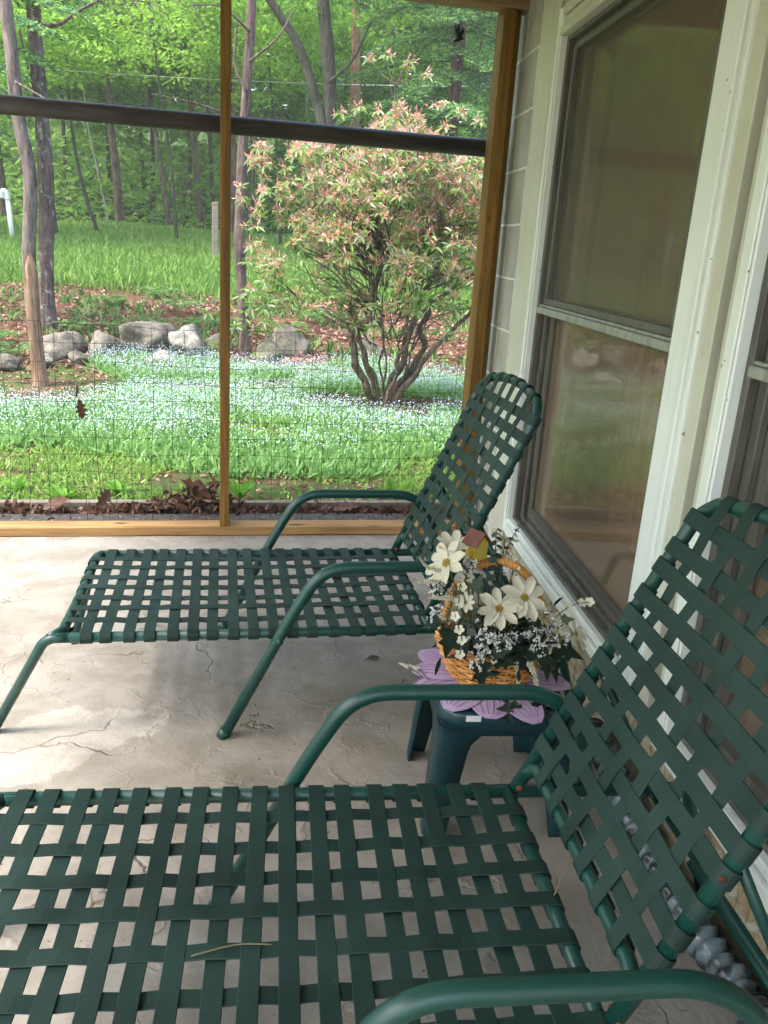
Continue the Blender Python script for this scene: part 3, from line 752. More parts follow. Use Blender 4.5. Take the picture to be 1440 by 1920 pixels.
    pb = m.build('prop_bar', gm, root)
    for sg in (-1, 1):
        m = MB(); m.tube([(.275, sg*(HW+.018), ZR-.016), (.275, sg*(HW+.045), ZR-.016)], .015, 12); m.build('end_cap', M['rubber'], pb)
    return root
make_lounger('sun_lounger', (-.592, -1.218, 0), R(-.6), 'far green strap lounger by the wire fence, its raised back against the window casing', 66.3)
make_lounger('sun_lounger', (-.640, -2.455, 0), R(-4.8), 'near green strap lounger filling the foreground, seat cut off by the photo edge', 64.5)

# ------------------------------------------------------------------ plastic side table
tb = empty('side_table', (-.535, -1.81, 0), R(-6), 'small dark green plastic side table between the loungers', 'side table')
def rsq(h, r, z, n=8):
    pts = []
    for cx, cy, a0 in ((h-r, h-r, 0), (-h+r, h-r, 90), (-h+r, -h+r, 180), (h-r, -h+r, 270)):
        for k in range(n): a = R(a0+90*k/(n-1)); pts.append((cx+r*math.cos(a), cy+r*math.sin(a), z))
    return pts
m = MB(); rings = [rsq(.118, .04, .291), rsq(.131, .045, .297), rsq(.139, .05, .296), rsq(.143, .052, .290), rsq(.146, .053, .244), rsq(.139, .05, .244), rsq(.136, .05, .284)]
vs = [p for r_ in rings for p in r_]; N = 32; fs = []
for i in range(len(rings)-1):
    for k in range(N): fs.append((i*N+k, i*N+(k+1) % N, (i+1)*N+(k+1) % N, (i+1)*N+k))
m.add(vs, fs+[tuple(range(N))]); m.build('tabletop', M['stool_plastic'], tb)
for sx in (-1, 1):
    for sy in (-1, 1):
        # channel-section leg: wide at the top, tapering and splaying to the foot; flared arch where it meets the apron
        m = MB(); rows = []
        for t in np.linspace(0, 1, 14):
            z = .263*(1-t)
            w = .036+.026*(1-t)+.050*max(0, 1-t*5)**2          # half-length of each flange, arch near the top
            cx = (.1445+.020*t); th = .006
            c = Vector((sx*cx, sy*cx, z))
            rows.append([c+Vector((-sx*(w+.012), 0, 0)), c+Vector((-sx*.016, 0, 0)), c+Vector((-sx*.005, -sy*.005, 0)), c+Vector((0, -sy*.016, 0)), c+Vector((0, -sy*(w+.012), 0)),
                         c+Vector((-sx*th, -sy*(w+.012), 0)), c+Vector((-sx*th, -sy*.018, 0)), c+Vector((-sx*.018, -sy*th, 0)), c+Vector((-sx*(w+.012), -sy*th, 0))])
        vs = [p for r_ in rows for p in r_]; fs = []
        for i in range(len(rows)-1):
            for k in range(9): fs.append((i*9+k, i*9+(k+1) % 9, (i+1)*9+(k+1) % 9, (i+1)*9+k))
        fs.append(tuple(range(9))); fs.append(tuple((len(rows)-1)*9+k for k in range(9)))
        m.add(vs, fs); m.build('leg', M['stool_plastic'], tb)
m = MB(); m.box(-.016, .016, 0, .001, -.007, .007, b=0); st_ = m.build('price_sticker', M['paper'], tb, smooth=False, loc=(-.075, -.1462, .286))

# lilac flower mat
mt = empty('flower_mat', (-.548, -1.805, .2985), R(8), 'lilac flower shaped fabric mat with stitched petals on the side table', 'table mat')
for k in range(12):
    a = 2*PI*k/12+.1; L = .182+.012*math.sin(k*2.3); wd_ = .052; droop = 0
    N = 12; rim = []; vs = []
    for i in range(N+1):
        t = i/N; r_ = .03+(L-.03)*t; w = wd_*(math.sin(PI*(.12+.86*t)))**.62*(.55+.55*t)
        z = .002+.0008*(k % 3)+.006*math.sin(PI*t)*(.5+.5*(k % 2)) - max(0, r_-.16)*.10*(1 if k % 2 else -.6)
        vs.append((r_, w, z)); vs.append((r_, 0, z+.0025)); vs.append((r_, -w, z)); rim.append((r_, w, z))
    rim2 = rim+[(r_, -w, z) for r_, w, z in reversed(rim)]
    rot = Matrix.Rotation(a, 3, 'Z'); m = MB()
    m.add([rot @ Vector(v) for v in vs], [f for i in range(N) for f in ((i*3, i*3+3, i*3+4, i*3+1), (i*3+1, i*3+4, i*3+5, i*3+2))])
    p = m.build('petal', M['mat_fabric'], mt)
    m = MB(); m.tube([rot @ Vector(q) for q in rim2], .0017, 6, closed=True); m.build('rim', M['mat_rim'], p)
    m = MB()
    for f_ in (-.5, -.17, .17, .5):
        m.tube([rot @ Vector((vs[i*3][0], vs[i*3][1]*f_, vs[i*3][2]+.0026*(1-abs(f_))+.0004)) for i in range(1, N)], .0007, 4)
    m.build('vein', M['mat_vein'], p)

# wicker basket
BX, BY, BZ = -.548, -1.805, .306
bk = empty('wicker_basket', (BX, BY, BZ), R(-8), 'oval honey coloured wicker basket with a hoop handle on the lilac mat', 'basket')
def bowl(t):   # semi-axes and height at t (0 base, 1 rim)
    return .084+.040*t**.8, .066+.030*t**.8, .080*t
m = MB()
NS = 27
for j in range(10):
    t = j/9; a_, b_, z_ = bowl(t); pts = []
    for k in range(NS*4):
        ph = 2*PI*k/(NS*4); w = .0032*math.cos(ph*NS/2*1.0+PI*j+.0)
        pts.append(((a_+w)*math.cos(ph), (b_+w)*math.sin(ph), z_+.008*math.cos(ph)**2*t+random.uniform(-.0006, .0006)))
    m.tube(pts, .0034 if j < 9 else .0048, 6, closed=True, mi=j % 2 if False else 0)
for k in range(NS):
    ph = 2*PI*k/NS; m.tube([((bowl(t)[0])*math.cos(ph), (bowl(t)[1])*math.sin(ph), bowl(t)[2]+.008*math.cos(ph)**2*t) for t in np.linspace(0, 1, 8)], .0028, 6)
for s_ in range(2):
    pts = [((bowl(1)[0]+.004*math.cos(14*ph+PI*s_))*math.cos(ph), (bowl(1)[1]+.004*math.cos(14*ph+PI*s_))*math.sin(ph), .086+.008*math.cos(ph)**2+.004*math.sin(14*ph+PI*s_)) for ph in np.linspace(0, 2*PI, 120, endpoint=False)]
    m.tube(pts, .0038, 6, closed=True)
m.build('bowl', M['wicker'], bk)
m = MB(); pts = [(bowl(t)[0]*.93, bowl(t)[1]*.93, .004+.07*t) for t in (0, .5, 1)]
vs = [(a_*math.cos(2*PI*k/28), b_*math.sin(2*PI*k/28), z_) for a_, b_, z_ in pts for k in range(28)]
m.add(vs, [(i*28+k, i*28+(k+1) % 28, (i+1)*28+(k+1) % 28, (i+1)*28+k) for i in range(2) for k in range(28)]+[tuple(range(28)), tuple(56+k for k in range(28))]); m.build('liner', M['liner'], bk)
m = MB(); hp = lambda a, q=0.: ((.112+q)*math.cos(a), -.022*math.cos(a)+.008, .07+(.205+q)*math.sin(a)**.9 if math.sin(a) > 0 else .07)
hpts = [hp(PI*k/40) for k in range(41)]
m.tube(hpts, .0070, 10)
coil = []
for k in range(620):
    a = PI*k/619; c = Vector(hp(a)); b_ = 2*PI*k/8.2; nrm = Vector((math.cos(a)*.5, 0, math.sin(a))).normalized()
    coil.append(c+nrm*.0088*math.cos(b_)+Vector((0, 1, 0))*.0088*math.sin(b_))
m.tube(coil, .0026, 5); m.build('handle', M['wicker'], bk)

# ------------------------------------------------------------------ silk flowers standing in the basket
ROOT = Vector((BX, BY, .345))
def stem_path(tip, bow=.02):
    tip = Vector(tip); base = ROOT+Vector(((tip.x-ROOT.x)*.35, (tip.y-ROOT.y)*.35, .0))
    mid = base.lerp(tip, .55)+Vector((0, 0, bow)); return base, spline([base, mid, tip], 6)
def petal_mesh(L, W, name='petal', cup=.25, notch=True, ridges=True):
    N, K = 8, 7; vs = []
    for i in range(N+1):
        t = i/N; w = W*(.22+.78*math.sin(PI*min(.93, .08+.80*t))**.9)*(1 if t < .9 else .82)
        for k in range(K):
            u = k/(K-1)*2-1; zz = cup*L*(t**1.6)*(.6) - .28*L*max(0, t-.55)**2*3*.6 + (.045*L*math.cos(u*2.5*PI)*.35*t if ridges else 0) + abs(u)**2*W*.28
            tt = t*L*(1-.03*abs(math.sin(u*1.5*PI))*(t > .85)-.09*(u*u)*(t > .9))
            vs.append((tt, u*w, zz))
    fs = [(i*K+k, (i+1)*K+k, (i+1)*K+k+1, i*K+k+1) for i in range(N) for k in range(K-1)]
    me = bpy.data.meshes.new(name); me.from_pydata(vs, [], fs); me.polygons.foreach_set('use_smooth', [True]*len(fs)); return me
def orient(d, roll=0.):
    return Vector(d).to_track_quat('Z', 'Y') @ Matrix.Rotation(roll, 3, 'Z').to_quaternion()
def daisy(tip, d, rad, label, n=8, mat='petal', cup=.15, group='cream daisies in the basket'):
    base, pth = stem_path(tip)
    root = empty('silk_daisy', base, 0, label, 'silk flower', group)
    m = MB(); m.tube([Vector(p)-base for p in pth], .0018, 6); m.build('stem', M['stem'], root)
    q = orient(d, random.random()); me = petal_mesh(rad*.95, rad*.225, cup=cup); me.materials.append(M[mat])
    tip = Vector(tip)-base
    for k in range(n):
        o = bpy.data.objects.new('petal', me); COL.objects.link(o); o.parent = root
        qq = q @ Matrix.Rotation(2*PI*k/n+random.uniform(-.1, .1), 3, 'Z').to_quaternion() @ Matrix.Rotation(random.uniform(-.16, .14), 3, 'Y').to_quaternion()
        o.rotation_mode = 'QUATERNION'; o.rotation_quaternion = qq; o.location = tip+qq @ Vector((rad*.08, 0, .0006*(k % 2)))
        s = random.uniform(.92, 1.08); o.scale = (s, s*random.uniform(.9, 1.1), s)
    m = MB(); 
    for k in range(46):
        r_ = rad*.17*math.sqrt(k/46); a = k*2.4; m.tube([(r_*math.cos(a), r_*math.sin(a), 0), (r_*math.cos(a)*1.1, r_*math.sin(a)*1.1, rad*.13*(1-.4*(k/46)))], [rad*.03, rad*.024], 5)
    o = m.build('flower_centre', M['disc'], root, loc=tip); o.rotation_mode = 'QUATERNION'; o.rotation_quaternion = q
    return root
daisy((-.566, -1.868, .500), (-.15, -.75, .65), .049, 'cream daisy at the front centre of the bouquet, lower of the touching pair')
daisy((-.508, -1.858, .520), (.05, -.7, .7), .052, 'large cream daisy at the front right of the bouquet, upper of the touching pair')
daisy((-.672, -1.81, .583), (-.75, -.35, .5), .054, 'cream daisy turned to the left beside the back rest of the far lounger', cup=.3)
daisy((-.648, -1.775, .605), (-.1, -.2, .9), .042, 'half closed cream daisy above the left facing one, next to the birdhouse', cup=.7)
daisy((-.372, -1.845, .425), (.75, -.45, .5), .040, 'drooping pale daisy at the far right of the bouquet in front of the window sill', cup=.45)
daisy((-.405, -1.85, .405), (.3, -.8, .3), .028, 'small faded daisy low on the right side of the bouquet', mat='petal_old', cup=.4)
daisy((-.505, -1.70, .595), (.2, .1, .9), .034, 'beige daisy at the back of the bouquet behind the eucalyptus', mat='petal_old', cup=.4)

daisy((-.462, -1.868, .478), (.3, -.7, .5), .024, 'small beige flower just right of the two touching front daisies', mat='petal_old', cup=.5)
daisy((-.425, -1.865, .450), (.4, -.7, .4), .022, 'small cream flower between the front daisies and the drooping right one', cup=.5)
daisy((-.640, -1.865, .515), (-.3, -.7, .5), .022, 'small cream flower under the left facing daisy, in front of the handle', cup=.5)
def blossoms(tip, n, spread, label, bl=.0078, mat='white_bloom', name="babys_breath", cat='silk flower', group="baby's breath sprigs"):
    base, pth = stem_path(tip, .01); root = empty(name, base, 0, label, cat, group); tip = Vector(tip)-base
    m = MB(); m.tube([Vector(p)-base for p in pth], .001, 5); fb = MB()
    for k in range(n):
        p = tip+Vector(rdir(1)[0])*spread*(.35+.65*random.random()); mid = tip*.75+p*.25+Vector((0, 0, -.01))
        m.tube([tip*.72, mid, p], .0005, 4, False)
        for q in range(5):
            dd = Vector(rdir(1)[0])*bl*.55; bm_ = bl*random.uniform(.55, .85)
            a = Vector(rdir(1)[0]).orthogonal().normalized(); b = dd.normalized().cross(a) if dd.length else a
            c = p+dd; nrm = dd.normalized()
            fb.add([c-nrm*bm_*.6, c+a*bm_*.6, c+nrm.cross(a)*bm_*.6, c-a*bm_*.6, c-nrm.cross(a)*bm_*.6, c+nrm*bm_*.5], [(0, 2, 1), (0, 3, 2), (0, 4, 3), (0, 1, 4), (5, 1, 2), (5, 2, 3), (5, 3, 4), (5, 4, 1)])
    m.build('twig', M['stem'], root); fb.build('blossom', M[mat], root); return root
blossoms((-.515, -1.80, .560), 25, 0.036, "baby's breath sprig high under the top of the basket handle")
blossoms((-.600, -1.895, .448), 30, 0.038, "baby's breath sprig at the front left, above the basket rim")
blossoms((-.597, -1.905, .397), 30, 0.036, "baby's breath sprig hanging over the front of the basket rim")
blossoms((-.485, -1.885, .425), 39, 0.046, "dense baby's breath sprig low at the front right of the basket")
blossoms((-.455, -1.85, .470), 24, 0.038, "baby's breath sprig right of the large daisy", )
blossoms((-.690, -1.835, .470), 18, 0.029, "baby's breath sprig left of the basket handle's foot")
blossoms((-.690, -1.80, .525), 24, 0.038, "baby's breath sprig under the left facing daisy")

blossoms((-.430, -1.875, .440), 26, .036, "baby's breath sprig at the far right under the cream spray")
blossoms((-.555, -1.90, .435), 24, .032, "baby's breath sprig directly below the lower front daisy")
blossoms((-.63, -1.80, .575), 22, .030, "baby's breath sprig between the handle and the left facing daisy")
def blossom_spray(pts, label, r_=.0115):
    base = Vector(ROOT)+Vector((0, 0, .0)); base = ROOT.lerp(Vector(pts[0]), .35); base.z = ROOT.z
    root = empty('apple_blossom_spray', base, 0, label, 'silk flower', 'cream blossom sprays')
    m = MB(); m.tube([Vector(p)-base for p in spline([base]+list(pts), 5)], .0012, 5); m.build('stem', M['stem'], root)
    for p in pts[0:]:
        me = petal_mesh(r_, r_*.40, 'petal', .45, ridges=False); me.materials.append(M['cream_bloom'])
        q = orient(Vector((random.uniform(-.6, .4), -.8, random.uniform(.1, .9))))
        for k in range(5):
            o = bpy.data.objects.new('petal', me); COL.objects.link(o); o.parent = root; o.rotation_mode = 'QUATERNION'
            o.rotation_quaternion = q @ Matrix.Rotation(2*PI*k/5, 3, 'Z').to_quaternion(); o.location = Vector(p)-base
    return root
blossom_spray([(-.655, -1.875, .555), (-.662, -1.885, .525), (-.668, -1.89, .497), (-.660, -1.90, .47), (-.652, -1.90, .445), (-.655, -1.905, .415)], 'string of small cream blossoms hanging down in front of the left foot of the handle')
blossom_spray([(-.44, -1.84, .44), (-.425, -1.85, .468), (-.39, -1.83, .482), (-.355, -1.82, .487), (-.335, -1.82, .489)], 'thin spray of cream blossoms reaching out to the right over the white sill', .012)
blossom_spray([(-.45, -1.86, .40), (-.43, -1.86, .415), (-.40, -1.86, .385)], 'short cluster of cream blossoms below the right spray', .013)
blossom_spray([(-.60, -1.79, .56), (-.615, -1.80, .545), (-.64, -1.81, .55)], 'cream buds behind the handle beside the left facing daisy', .012)

def spike(pts, label, r_=.0065, n=70, mat='cream_bloom'):
    base = Vector(pts[0]); root = empty('flower_spike', base, 0, label, 'silk flower', 'tapering cream flower spikes')
    sp = [Vector(p)-base for p in spline(pts, 8)]; m = MB(); m.tube(sp, .0011, 5); m.build('stem', M['stem'], root)
    b = MB()
    for k in range(n):
        t = .35+.65*k/n; f = t*(len(sp)-1); i = min(int(f), len(sp)-2); c = sp[i].lerp(sp[i+1], f-i); T = (sp[i+1]-sp[i]).normalized()
        a = T.orthogonal().normalized(); a.rotate(Matrix.Rotation(k*2.4, 3, T)); rr = r_*(1.05-.75*((t-.35)/.65))
        p = c+a*rr*.6; s_ = rr*.42
        b.tube([p-a*s_, p, p+a*s_+T*s_], [s_*.6, s_*.8, s_*.25], 5)
    b.build('bud', M[mat], root); return root
spike([(-.55, -1.88, .40), (-.535, -1.915, .40), (-.528, -1.932, .355), (-.533, -1.935, .315)], 'cream flower spike hanging over the basket front, left of the pair')
spike([(-.53, -1.88, .415), (-.505, -1.915, .40), (-.488, -1.932, .355), (-.486, -1.935, .318)], 'thicker cream flower spike hanging over the basket front, right of the pair', .0085, 90)
spike([(-.62, -1.80, .48), (-.68, -1.81, .56), (-.715, -1.81, .575), (-.735, -1.81, .60)], 'cream flower spike pointing left and up from the bouquet')
spike([(-.62, -1.80, .46), (-.69, -1.83, .545), (-.725, -1.83, .55), (-.748, -1.83, .558)], 'cream flower spike pointing straight left from the bouquet')
spike([(-.61, -1.82, .44), (-.66, -1.85, .515), (-.695, -1.85, .52), (-.72, -1.85, .522)], 'cream flower spike under the two left pointing ones')
spike([(-.70, -1.80, .3055), (-.725, -1.765, .312), (-.735, -1.745, .309), (-.742, -1.73, .3055)], 'cream flower spike fallen on the left petals of the lilac mat, upper of two', .005, 50)
spike([(-.69, -1.815, .3055), (-.705, -1.775, .312), (-.715, -1.755, .309), (-.72, -1.735, .3055)], 'cream flower spike fallen on the left petals of the lilac mat, lower of two', .005, 50)

def eucalyptus(pts, label, r_=.015, n=11):
    base = Vector(pts[0]); root = empty('eucalyptus_sprig', base, 0, label, 'silk greenery', 'eucalyptus sprigs')
    sp = [Vector(p)-base for p in spline(pts, 8)]; m = MB(); m.tube(sp, .0013, 5); m.build('stem', M['stem'], root); b = MB()
    for k in range(n):
        t = .25+.75*k/(n-1); f = t*(len(sp)-1); i = min(int(f), len(sp)-2); c = sp[i].lerp(sp[i+1], f-i); T = (sp[i+1]-sp[i]).normalized(); rr = r_*(1.1-.55*t)
        for sg in (-1, 1):
            a = T.orthogonal().normalized(); a.rotate(Matrix.Rotation(k*1.57+(0 if sg > 0 else PI)+random.uniform(-.3, .3), 3, T)); nn = (T*.9+a*.5).normalized(); S = nn.cross(a).normalized(); a2 = S.cross(nn)
            cc = c+a*rr*.9; ring = [cc+(a2*math.cos(2*PI*q/9)+S*math.sin(2*PI*q/9))*rr*.82 for q in range(9)]
            b.add([cc-nn*rr*.18]+ring, [(0, 1+q, 1+(q+1) % 9) for q in range(9)])
    b.build('foliage', M['euca'], root); return root
eucalyptus([(-.56, -1.79, .44), (-.56, -1.80, .54), (-.562, -1.80, .60), (-.566, -1.80, .655)], 'thick eucalyptus sprig standing upright in front of the basket handle', .0145, 14)
eucalyptus([(-.59, -1.74, .45), (-.60, -1.74, .56), (-.61, -1.735, .63), (-.612, -1.73, .70)], 'thin eucalyptus sprig rising behind the birdhouse', .009, 12)
eucalyptus([(-.52, -1.74, .46), (-.515, -1.73, .55), (-.50, -1.73, .61), (-.475, -1.73, .655)], 'thin eucalyptus sprig leaning right behind the handle', .009, 12)
eucalyptus([(-.575, -1.76, .46), (-.580, -1.755, .58), (-.583, -1.75, .635)], 'dark eucalyptus tuft right behind the birdhouse roof', .013, 8)
eucalyptus([(-.57, -1.83, .40), (-.615, -1.865, .455), (-.618, -1.87, .50)], 'blue green eucalyptus leaves left of the lower front daisy', .016, 7)
eucalyptus([(-.52, -1.84, .40), (-.475, -1.87, .45), (-.45, -1.86, .49)], 'eucalyptus leaves below the large daisy', .015, 8)

def ivy(base, leaves, label, mat='ivy', name='ivy_sprig'):
    """leaves: (x, y, z, direction, size)"""
    base = Vector(base); root = empty(name, base, 0, label, 'silk greenery', 'dark ivy leaves'); b = MB(); m = MB()
    for (x, y, z, d, L) in leaves:
        p = Vector((x, y, z))-base; L = L*.84; d = Vector(d).normalized(); nn = Vector((random.uniform(-.25, .25), -.6, .75)); S = nn.cross(d).normalized(); U = d.cross(S)
        prof = [(0, 0), (-.06, .22), (.10, .42), (.30, .22), (.46, .36), (.56, .17), (.80, .09), (1, 0)]
        up_ = [p+d*L*a+S*L*w+U*L*(.10*w-.25*a*a) for a, w in prof]; dn = [p+d*L*a-S*L*w+U*L*(.10*w-.25*a*a) for a, w in prof]; mid = [p+d*L*max(a, 0)+U*L*(-.25*a*a-.03) for a, w in prof]
        n = len(prof); b.add(up_+mid+dn, [(i, i+1, n+i+1, n+i) for i in range(n-1)]+[(n+i, n+i+1, 2*n+i+1, 2*n+i) for i in range(n-1)])
        m.tube([Vector((0, 0, 0)), p*.5+Vector((0, 0, .006)), p], .0008, 4, False)
    m.build('stem', M['stem'], root); b.build('leaf', M[mat], root); return root
ivy((-.60, -1.84, .40), [(-.665, -1.875, .445), (-.69, -1.86, .41), (-.66, -1.89, .43)] and [(-.668, -1.872, .455, (-.15, -.2, -.9), .078), (-.655, -1.89, .44, (.25, -.3, -.6), .055), (-.690, -1.85, .47, (-.8, -.2, -.2), .05)], 'dark ivy leaves hanging over the left end of the basket')
ivy((-.53, -1.85, .40), [(-.53, -1.90, .415, (.55, -.55, -.5), .085), (-.545, -1.90, .405, (-.7, -.3, .2), .06), (-.50, -1.90, .42, (.8, -.3, -.3), .09), (-.545, -1.90, .415, (.1, -.6, .5), .055)], 'broad dark ivy leaves over the middle of the basket rim')
ivy((-.47, -1.84, .40), [(-.44, -1.875, .39, (.35, -.45, -.8), .078), (-.425, -1.86, .405, (.9, -.2, -.25), .095), (-.445, -1.88, .385, (-.1, -.5, -.8), .06)], 'dark ivy leaves drooping past the right end of the basket')
ivy((-.57, -1.86, .38), [(-.61, -1.91, .395, (.1, -.4, -.9), .07), (-.585, -1.915, .415, (.6, -.3, .4), .05), (-.575, -1.91, .40, (.75, -.4, .1), .055)], 'dark ivy leaf hanging in front of the basket left of the spikes')
ivy((-.555, -1.945, .3065), [(-.565, -1.945, .310, (.25, -.8, -.25), .055), (-.545, -1.945, .310, (.8, -.5, -.2), .05), (-.555, -1.93, .313, (.3, .5, .1), .04)], 'dark ivy leaf lying across the front petals of the lilac mat')
ivy((-.475, -1.93, .3065), [(-.485, -1.93, .309, (.5, -.8, -.1), .05), (-.47, -1.925, .311, (.8, .3, .0), .04)], 'dark ivy leaf lying on the right front petals of the lilac mat')
ivy((-.60, -1.80, .44), [(-.61, -1.82, .525, (.35, -.1, .75), .05), (-.63, -1.83, .52, (-.6, -.2, .3), .045)], 'grey green silk leaf inside the handle hoop below the birdhouse', 'olive_leaf', 'silk_leaf')
ivy((-.42, -1.83, .40), [(-.43, -1.84, .45, (.5, -.2, -.6), .06), (-.42, -1.85, .46, (.9, -.1, .2), .05)], 'brown green silk leaf right of the daisies', 'olive_leaf', 'silk_leaf')
# dark filler greenery in the basket
n = 420; c = np.array([BX, BY, .395]); P = c+rng.normal(size=(n, 3))*np.array([.055, .036, .030]); P[:, 2] = np.maximum(P[:, 2], .335)
V, F = leafquads(P, rdir(n)+np.array([0, -.2, .5]), rdir(n), rng.uniform(.02, .045, n), rng.uniform(.009, .018, n), .2)
fl = npmesh('greenery_filling', V, F, M['ivy']); tag(fl, 'dark mixed greenery packed into the basket under the flowers', 'silk greenery', kind='stuff')
n = 330; a0 = rng.normal(size=(n, 3))*np.array([.030, .02, .012])+np.array([BX-.035, BY-.02, .43]); d = unit(rng.normal(size=(n, 3))*np.array([.5, .3, .5])+np.array([-.1, -.1, .55]))
V, F = smallquads(a0, d, rdir(n), rng.uniform(.05, .12, n), np.full(n, .0016))
tag(npmesh('dried_grass', V, F, M['dry_grass']), 'wispy tuft of dried grass inside the basket handle', 'dried grass', kind='stuff')

# little birdhouse on a pick
bh = empty('toy_birdhouse', (-.602, -1.79, .415), R(28), 'tiny yellow birdhouse with a brown roof stuck in the bouquet above the handle', 'toy birdhouse')
m = MB(); w = .0165; z0 = .172
m.add([(-w, -w, z0), (w, -w, z0), (w, w, z0), (-w, w, z0), (-w, -w, z0+.038), (w, -w, z0+.038), (w, w, z0+.038), (-w, w, z0+.038), (0, -w, z0+.056), (0, w, z0+.056)],
      [(3, 2, 1, 0), (0, 1, 5, 8, 4), (2, 3, 7, 9, 6), (1, 2, 6, 5), (3, 0, 4, 7)]); wl = m.build('wall', M['bird_yellow'], bh, smooth=False)
m = MB(); m.box(-w-.0012, -w-.0004, -w, w, z0+.001, z0+.034, b=0); m.build('side_panel', M['bird_gold'], wl, smooth=False)
m = MB()
for sg in (-1, 1):
    A, B = Vector((0, 0, z0+.060)), Vector((sg*(w+.008), 0, z0+.032)); nn = Vector((sg*.75, 0, .65)).normalized()*.003
    vs = [A+Vector((0, -w-.006, 0)), B+Vector((0, -w-.006, 0)), B+Vector((0, w+.006, 0)), A+Vector((0, w+.006, 0))]; m.add(vs+[v+nn for v in vs], [(3, 2, 1, 0), (4, 5, 6, 7), (0, 1, 5, 4), (1, 2, 6, 5), (2, 3, 7, 6), (3, 0, 4, 7)])
m.build('roof', M['bird_roof'], bh, smooth=False)
m = MB(); m.tube([(0, 0, 0), (0, 0, z0+.001)], .0018, 6); m.build('pick', M['stem'], bh)

# grit and flakes on the concrete
n = 1000; P = np.stack([rng.uniform(-2.6, -.15, n), rng.uniform(-2.9, -.01, n), np.full(n, .0015)], 1); P[:240, 1] = -np.abs(rng.normal(0, .03, 240))-.004
V, F = smallquads(P, rdir(n, .05), np.tile([0, 0, 1.], (n, 1))+.3*rng.normal(size=(n, 3)), rng.uniform(.002, .011, n)*rng.choice([1, 1, 1.8], n), rng.uniform(.0015, .004, n))
tag(npmesh('grit', V, F, M['debris']), 'specks of grit and leaf crumbs on the concrete floor', 'grit', kind='stuff')
m = MB(); m.tube(spline([(-.65, -2.45, .292), (-.62, -2.42, .315), (-.60, -2.40, .33), (-.575, -2.405, .325)], 6), .0011, 5); tag(m.build('straw', M['dry_grass']), 'thin curved straw caught in the near lounger at the hinge', 'straw')
m = MB(); m.tube(spline([(-1.19, -2.49, .2895), (-1.13, -2.48, .2905), (-1.08, -2.485, .2895)], 6), .0011, 5); tag(m.build('straw', M['dry_grass']), 'dry straw lying on a seat strap of the near lounger', 'straw')

# ------------------------------------------------------------------ garden terrain
from mathutils import noise as mnoise
def gz(x, y):
    x = np.asarray(x, float); y = np.asarray(y, float)
    z = np.interp(y, [-30, .3, 4.4, 5.2, 9, 16, 19, 34, 70], [-.06, -.035, -.02, .06, .42, 1.16, 1.22, 2.6, 11])
    z = z+.035*np.sin(x*1.3+y*.7)*np.clip((y-1)/5, 0, 1)+.02*np.sin(x*3.1-y*2.3)*np.clip((y-1)/5, 0, 1)
    return z
xs = np.concatenate([np.linspace(-60, -8, 27)[:-1], np.linspace(-8, 8, 97), np.linspace(8, 60, 27)[1:]])
ys = np.concatenate([np.linspace(-30, 0, 16)[:-1], np.linspace(0, 20, 101), np.linspace(20, 90, 36)[1:]])
X, Y = np.meshgrid(xs, ys); Z = gz(X, Y)
inside = (Y < .30) & (X > -3.7) & (X < 9); Z = np.where(inside, -.30, Z)
V = np.stack([X, Y, Z], -1).reshape(-1, 3); nx, ny = len(xs), len(ys)
ii, jj = np.meshgrid(np.arange(nx-1), np.arange(ny-1)); a = (jj*nx+ii).ravel()
tag(npmesh('ground', V, np.stack([a, a+1, a+nx+1, a+nx], 1), M['ground'], smooth=True), None, kind='structure')

# boulders along the foot of the bank
def boulder(loc, size, seed, label, mat='stone'):
    bm = bmesh.new(); bmesh.ops.create_icosphere(bm, subdivisions=4, radius=1.)
    for v in bm.verts:
        p = v.co.copy(); d = mnoise.noise(p*.9+Vector((seed*7.1, 0, 0)))*.42+mnoise.noise(p*2.3+Vector((0, seed*3.3, 0)))*.13+mnoise.noise(p*6+Vector((0, 0, seed)))*.035
        # flatten some sides as split faces
        for k in range(4):
            fd = Vector((math.sin(seed*3+k*1.9), math.cos(seed*2+k*2.3), math.sin(k*1.3+seed))).normalized(); q = p.dot(fd)
            if q > .62: p -= fd*(q-.62)*.75
        v.co = Vector((p.x*size[0], p.y*size[1], p.z*size[2]))*(1+d)
    me = bpy.data.meshes.new('boulder'); bm.to_mesh(me); bm.free(); me.polygons.foreach_set('use_smooth', [True]*len(me.polygons)); me.materials.append(M[mat])
    o = link('boulder', me, None, loc, (0, 0, seed)); return tag(o, label, 'boulder', 'boulders at the foot of the bank')
boulder((-2.57, 5.0, 0.110), (0.224, 0.187, 0.172), 1.3, 'brownish boulder right beside the two trunks at the left')
boulder((-2.16, 5.0, 0.120), (0.213, 0.187, 0.172), 2.1, 'smooth grey boulder standing alone between the brown one and the cluster')
boulder((-1.76, 5.05, 0.190), (0.291, 0.220, 0.230), 3.4, 'largest grey boulder, tallest of the cluster left of the middle post')
boulder((-1.42, 5.05, 0.160), (0.246, 0.198, 0.196), 4.2, 'pale boulder on the right of the cluster left of the middle post', 'stone_pale')
boulder((-1.98, 5.15, 0.130), (0.112, 0.110, 0.138), 5.5, 'small grey boulder wedged on the left side of the largest one')
boulder((-1.64, 4.75, 0.070), (0.157, 0.132, 0.081), 6.1, 'low flat stone in front of the largest boulder', 'stone_pale')
boulder((-2.66, 4.55, 0.050), (0.112, 0.088, 0.069), 7.7, 'small white stone at the foot of the stripped trunk', 'stone_pale')
boulder((-2.36, 4.7, 0.050), (0.146, 0.110, 0.081), 8.2, 'flat bluish stone below the brownish boulder')
boulder((-2.98, 4.5, 0.030), (0.134, 0.110, 0.069), 9.4, 'grey flat stone at the left edge of the view')
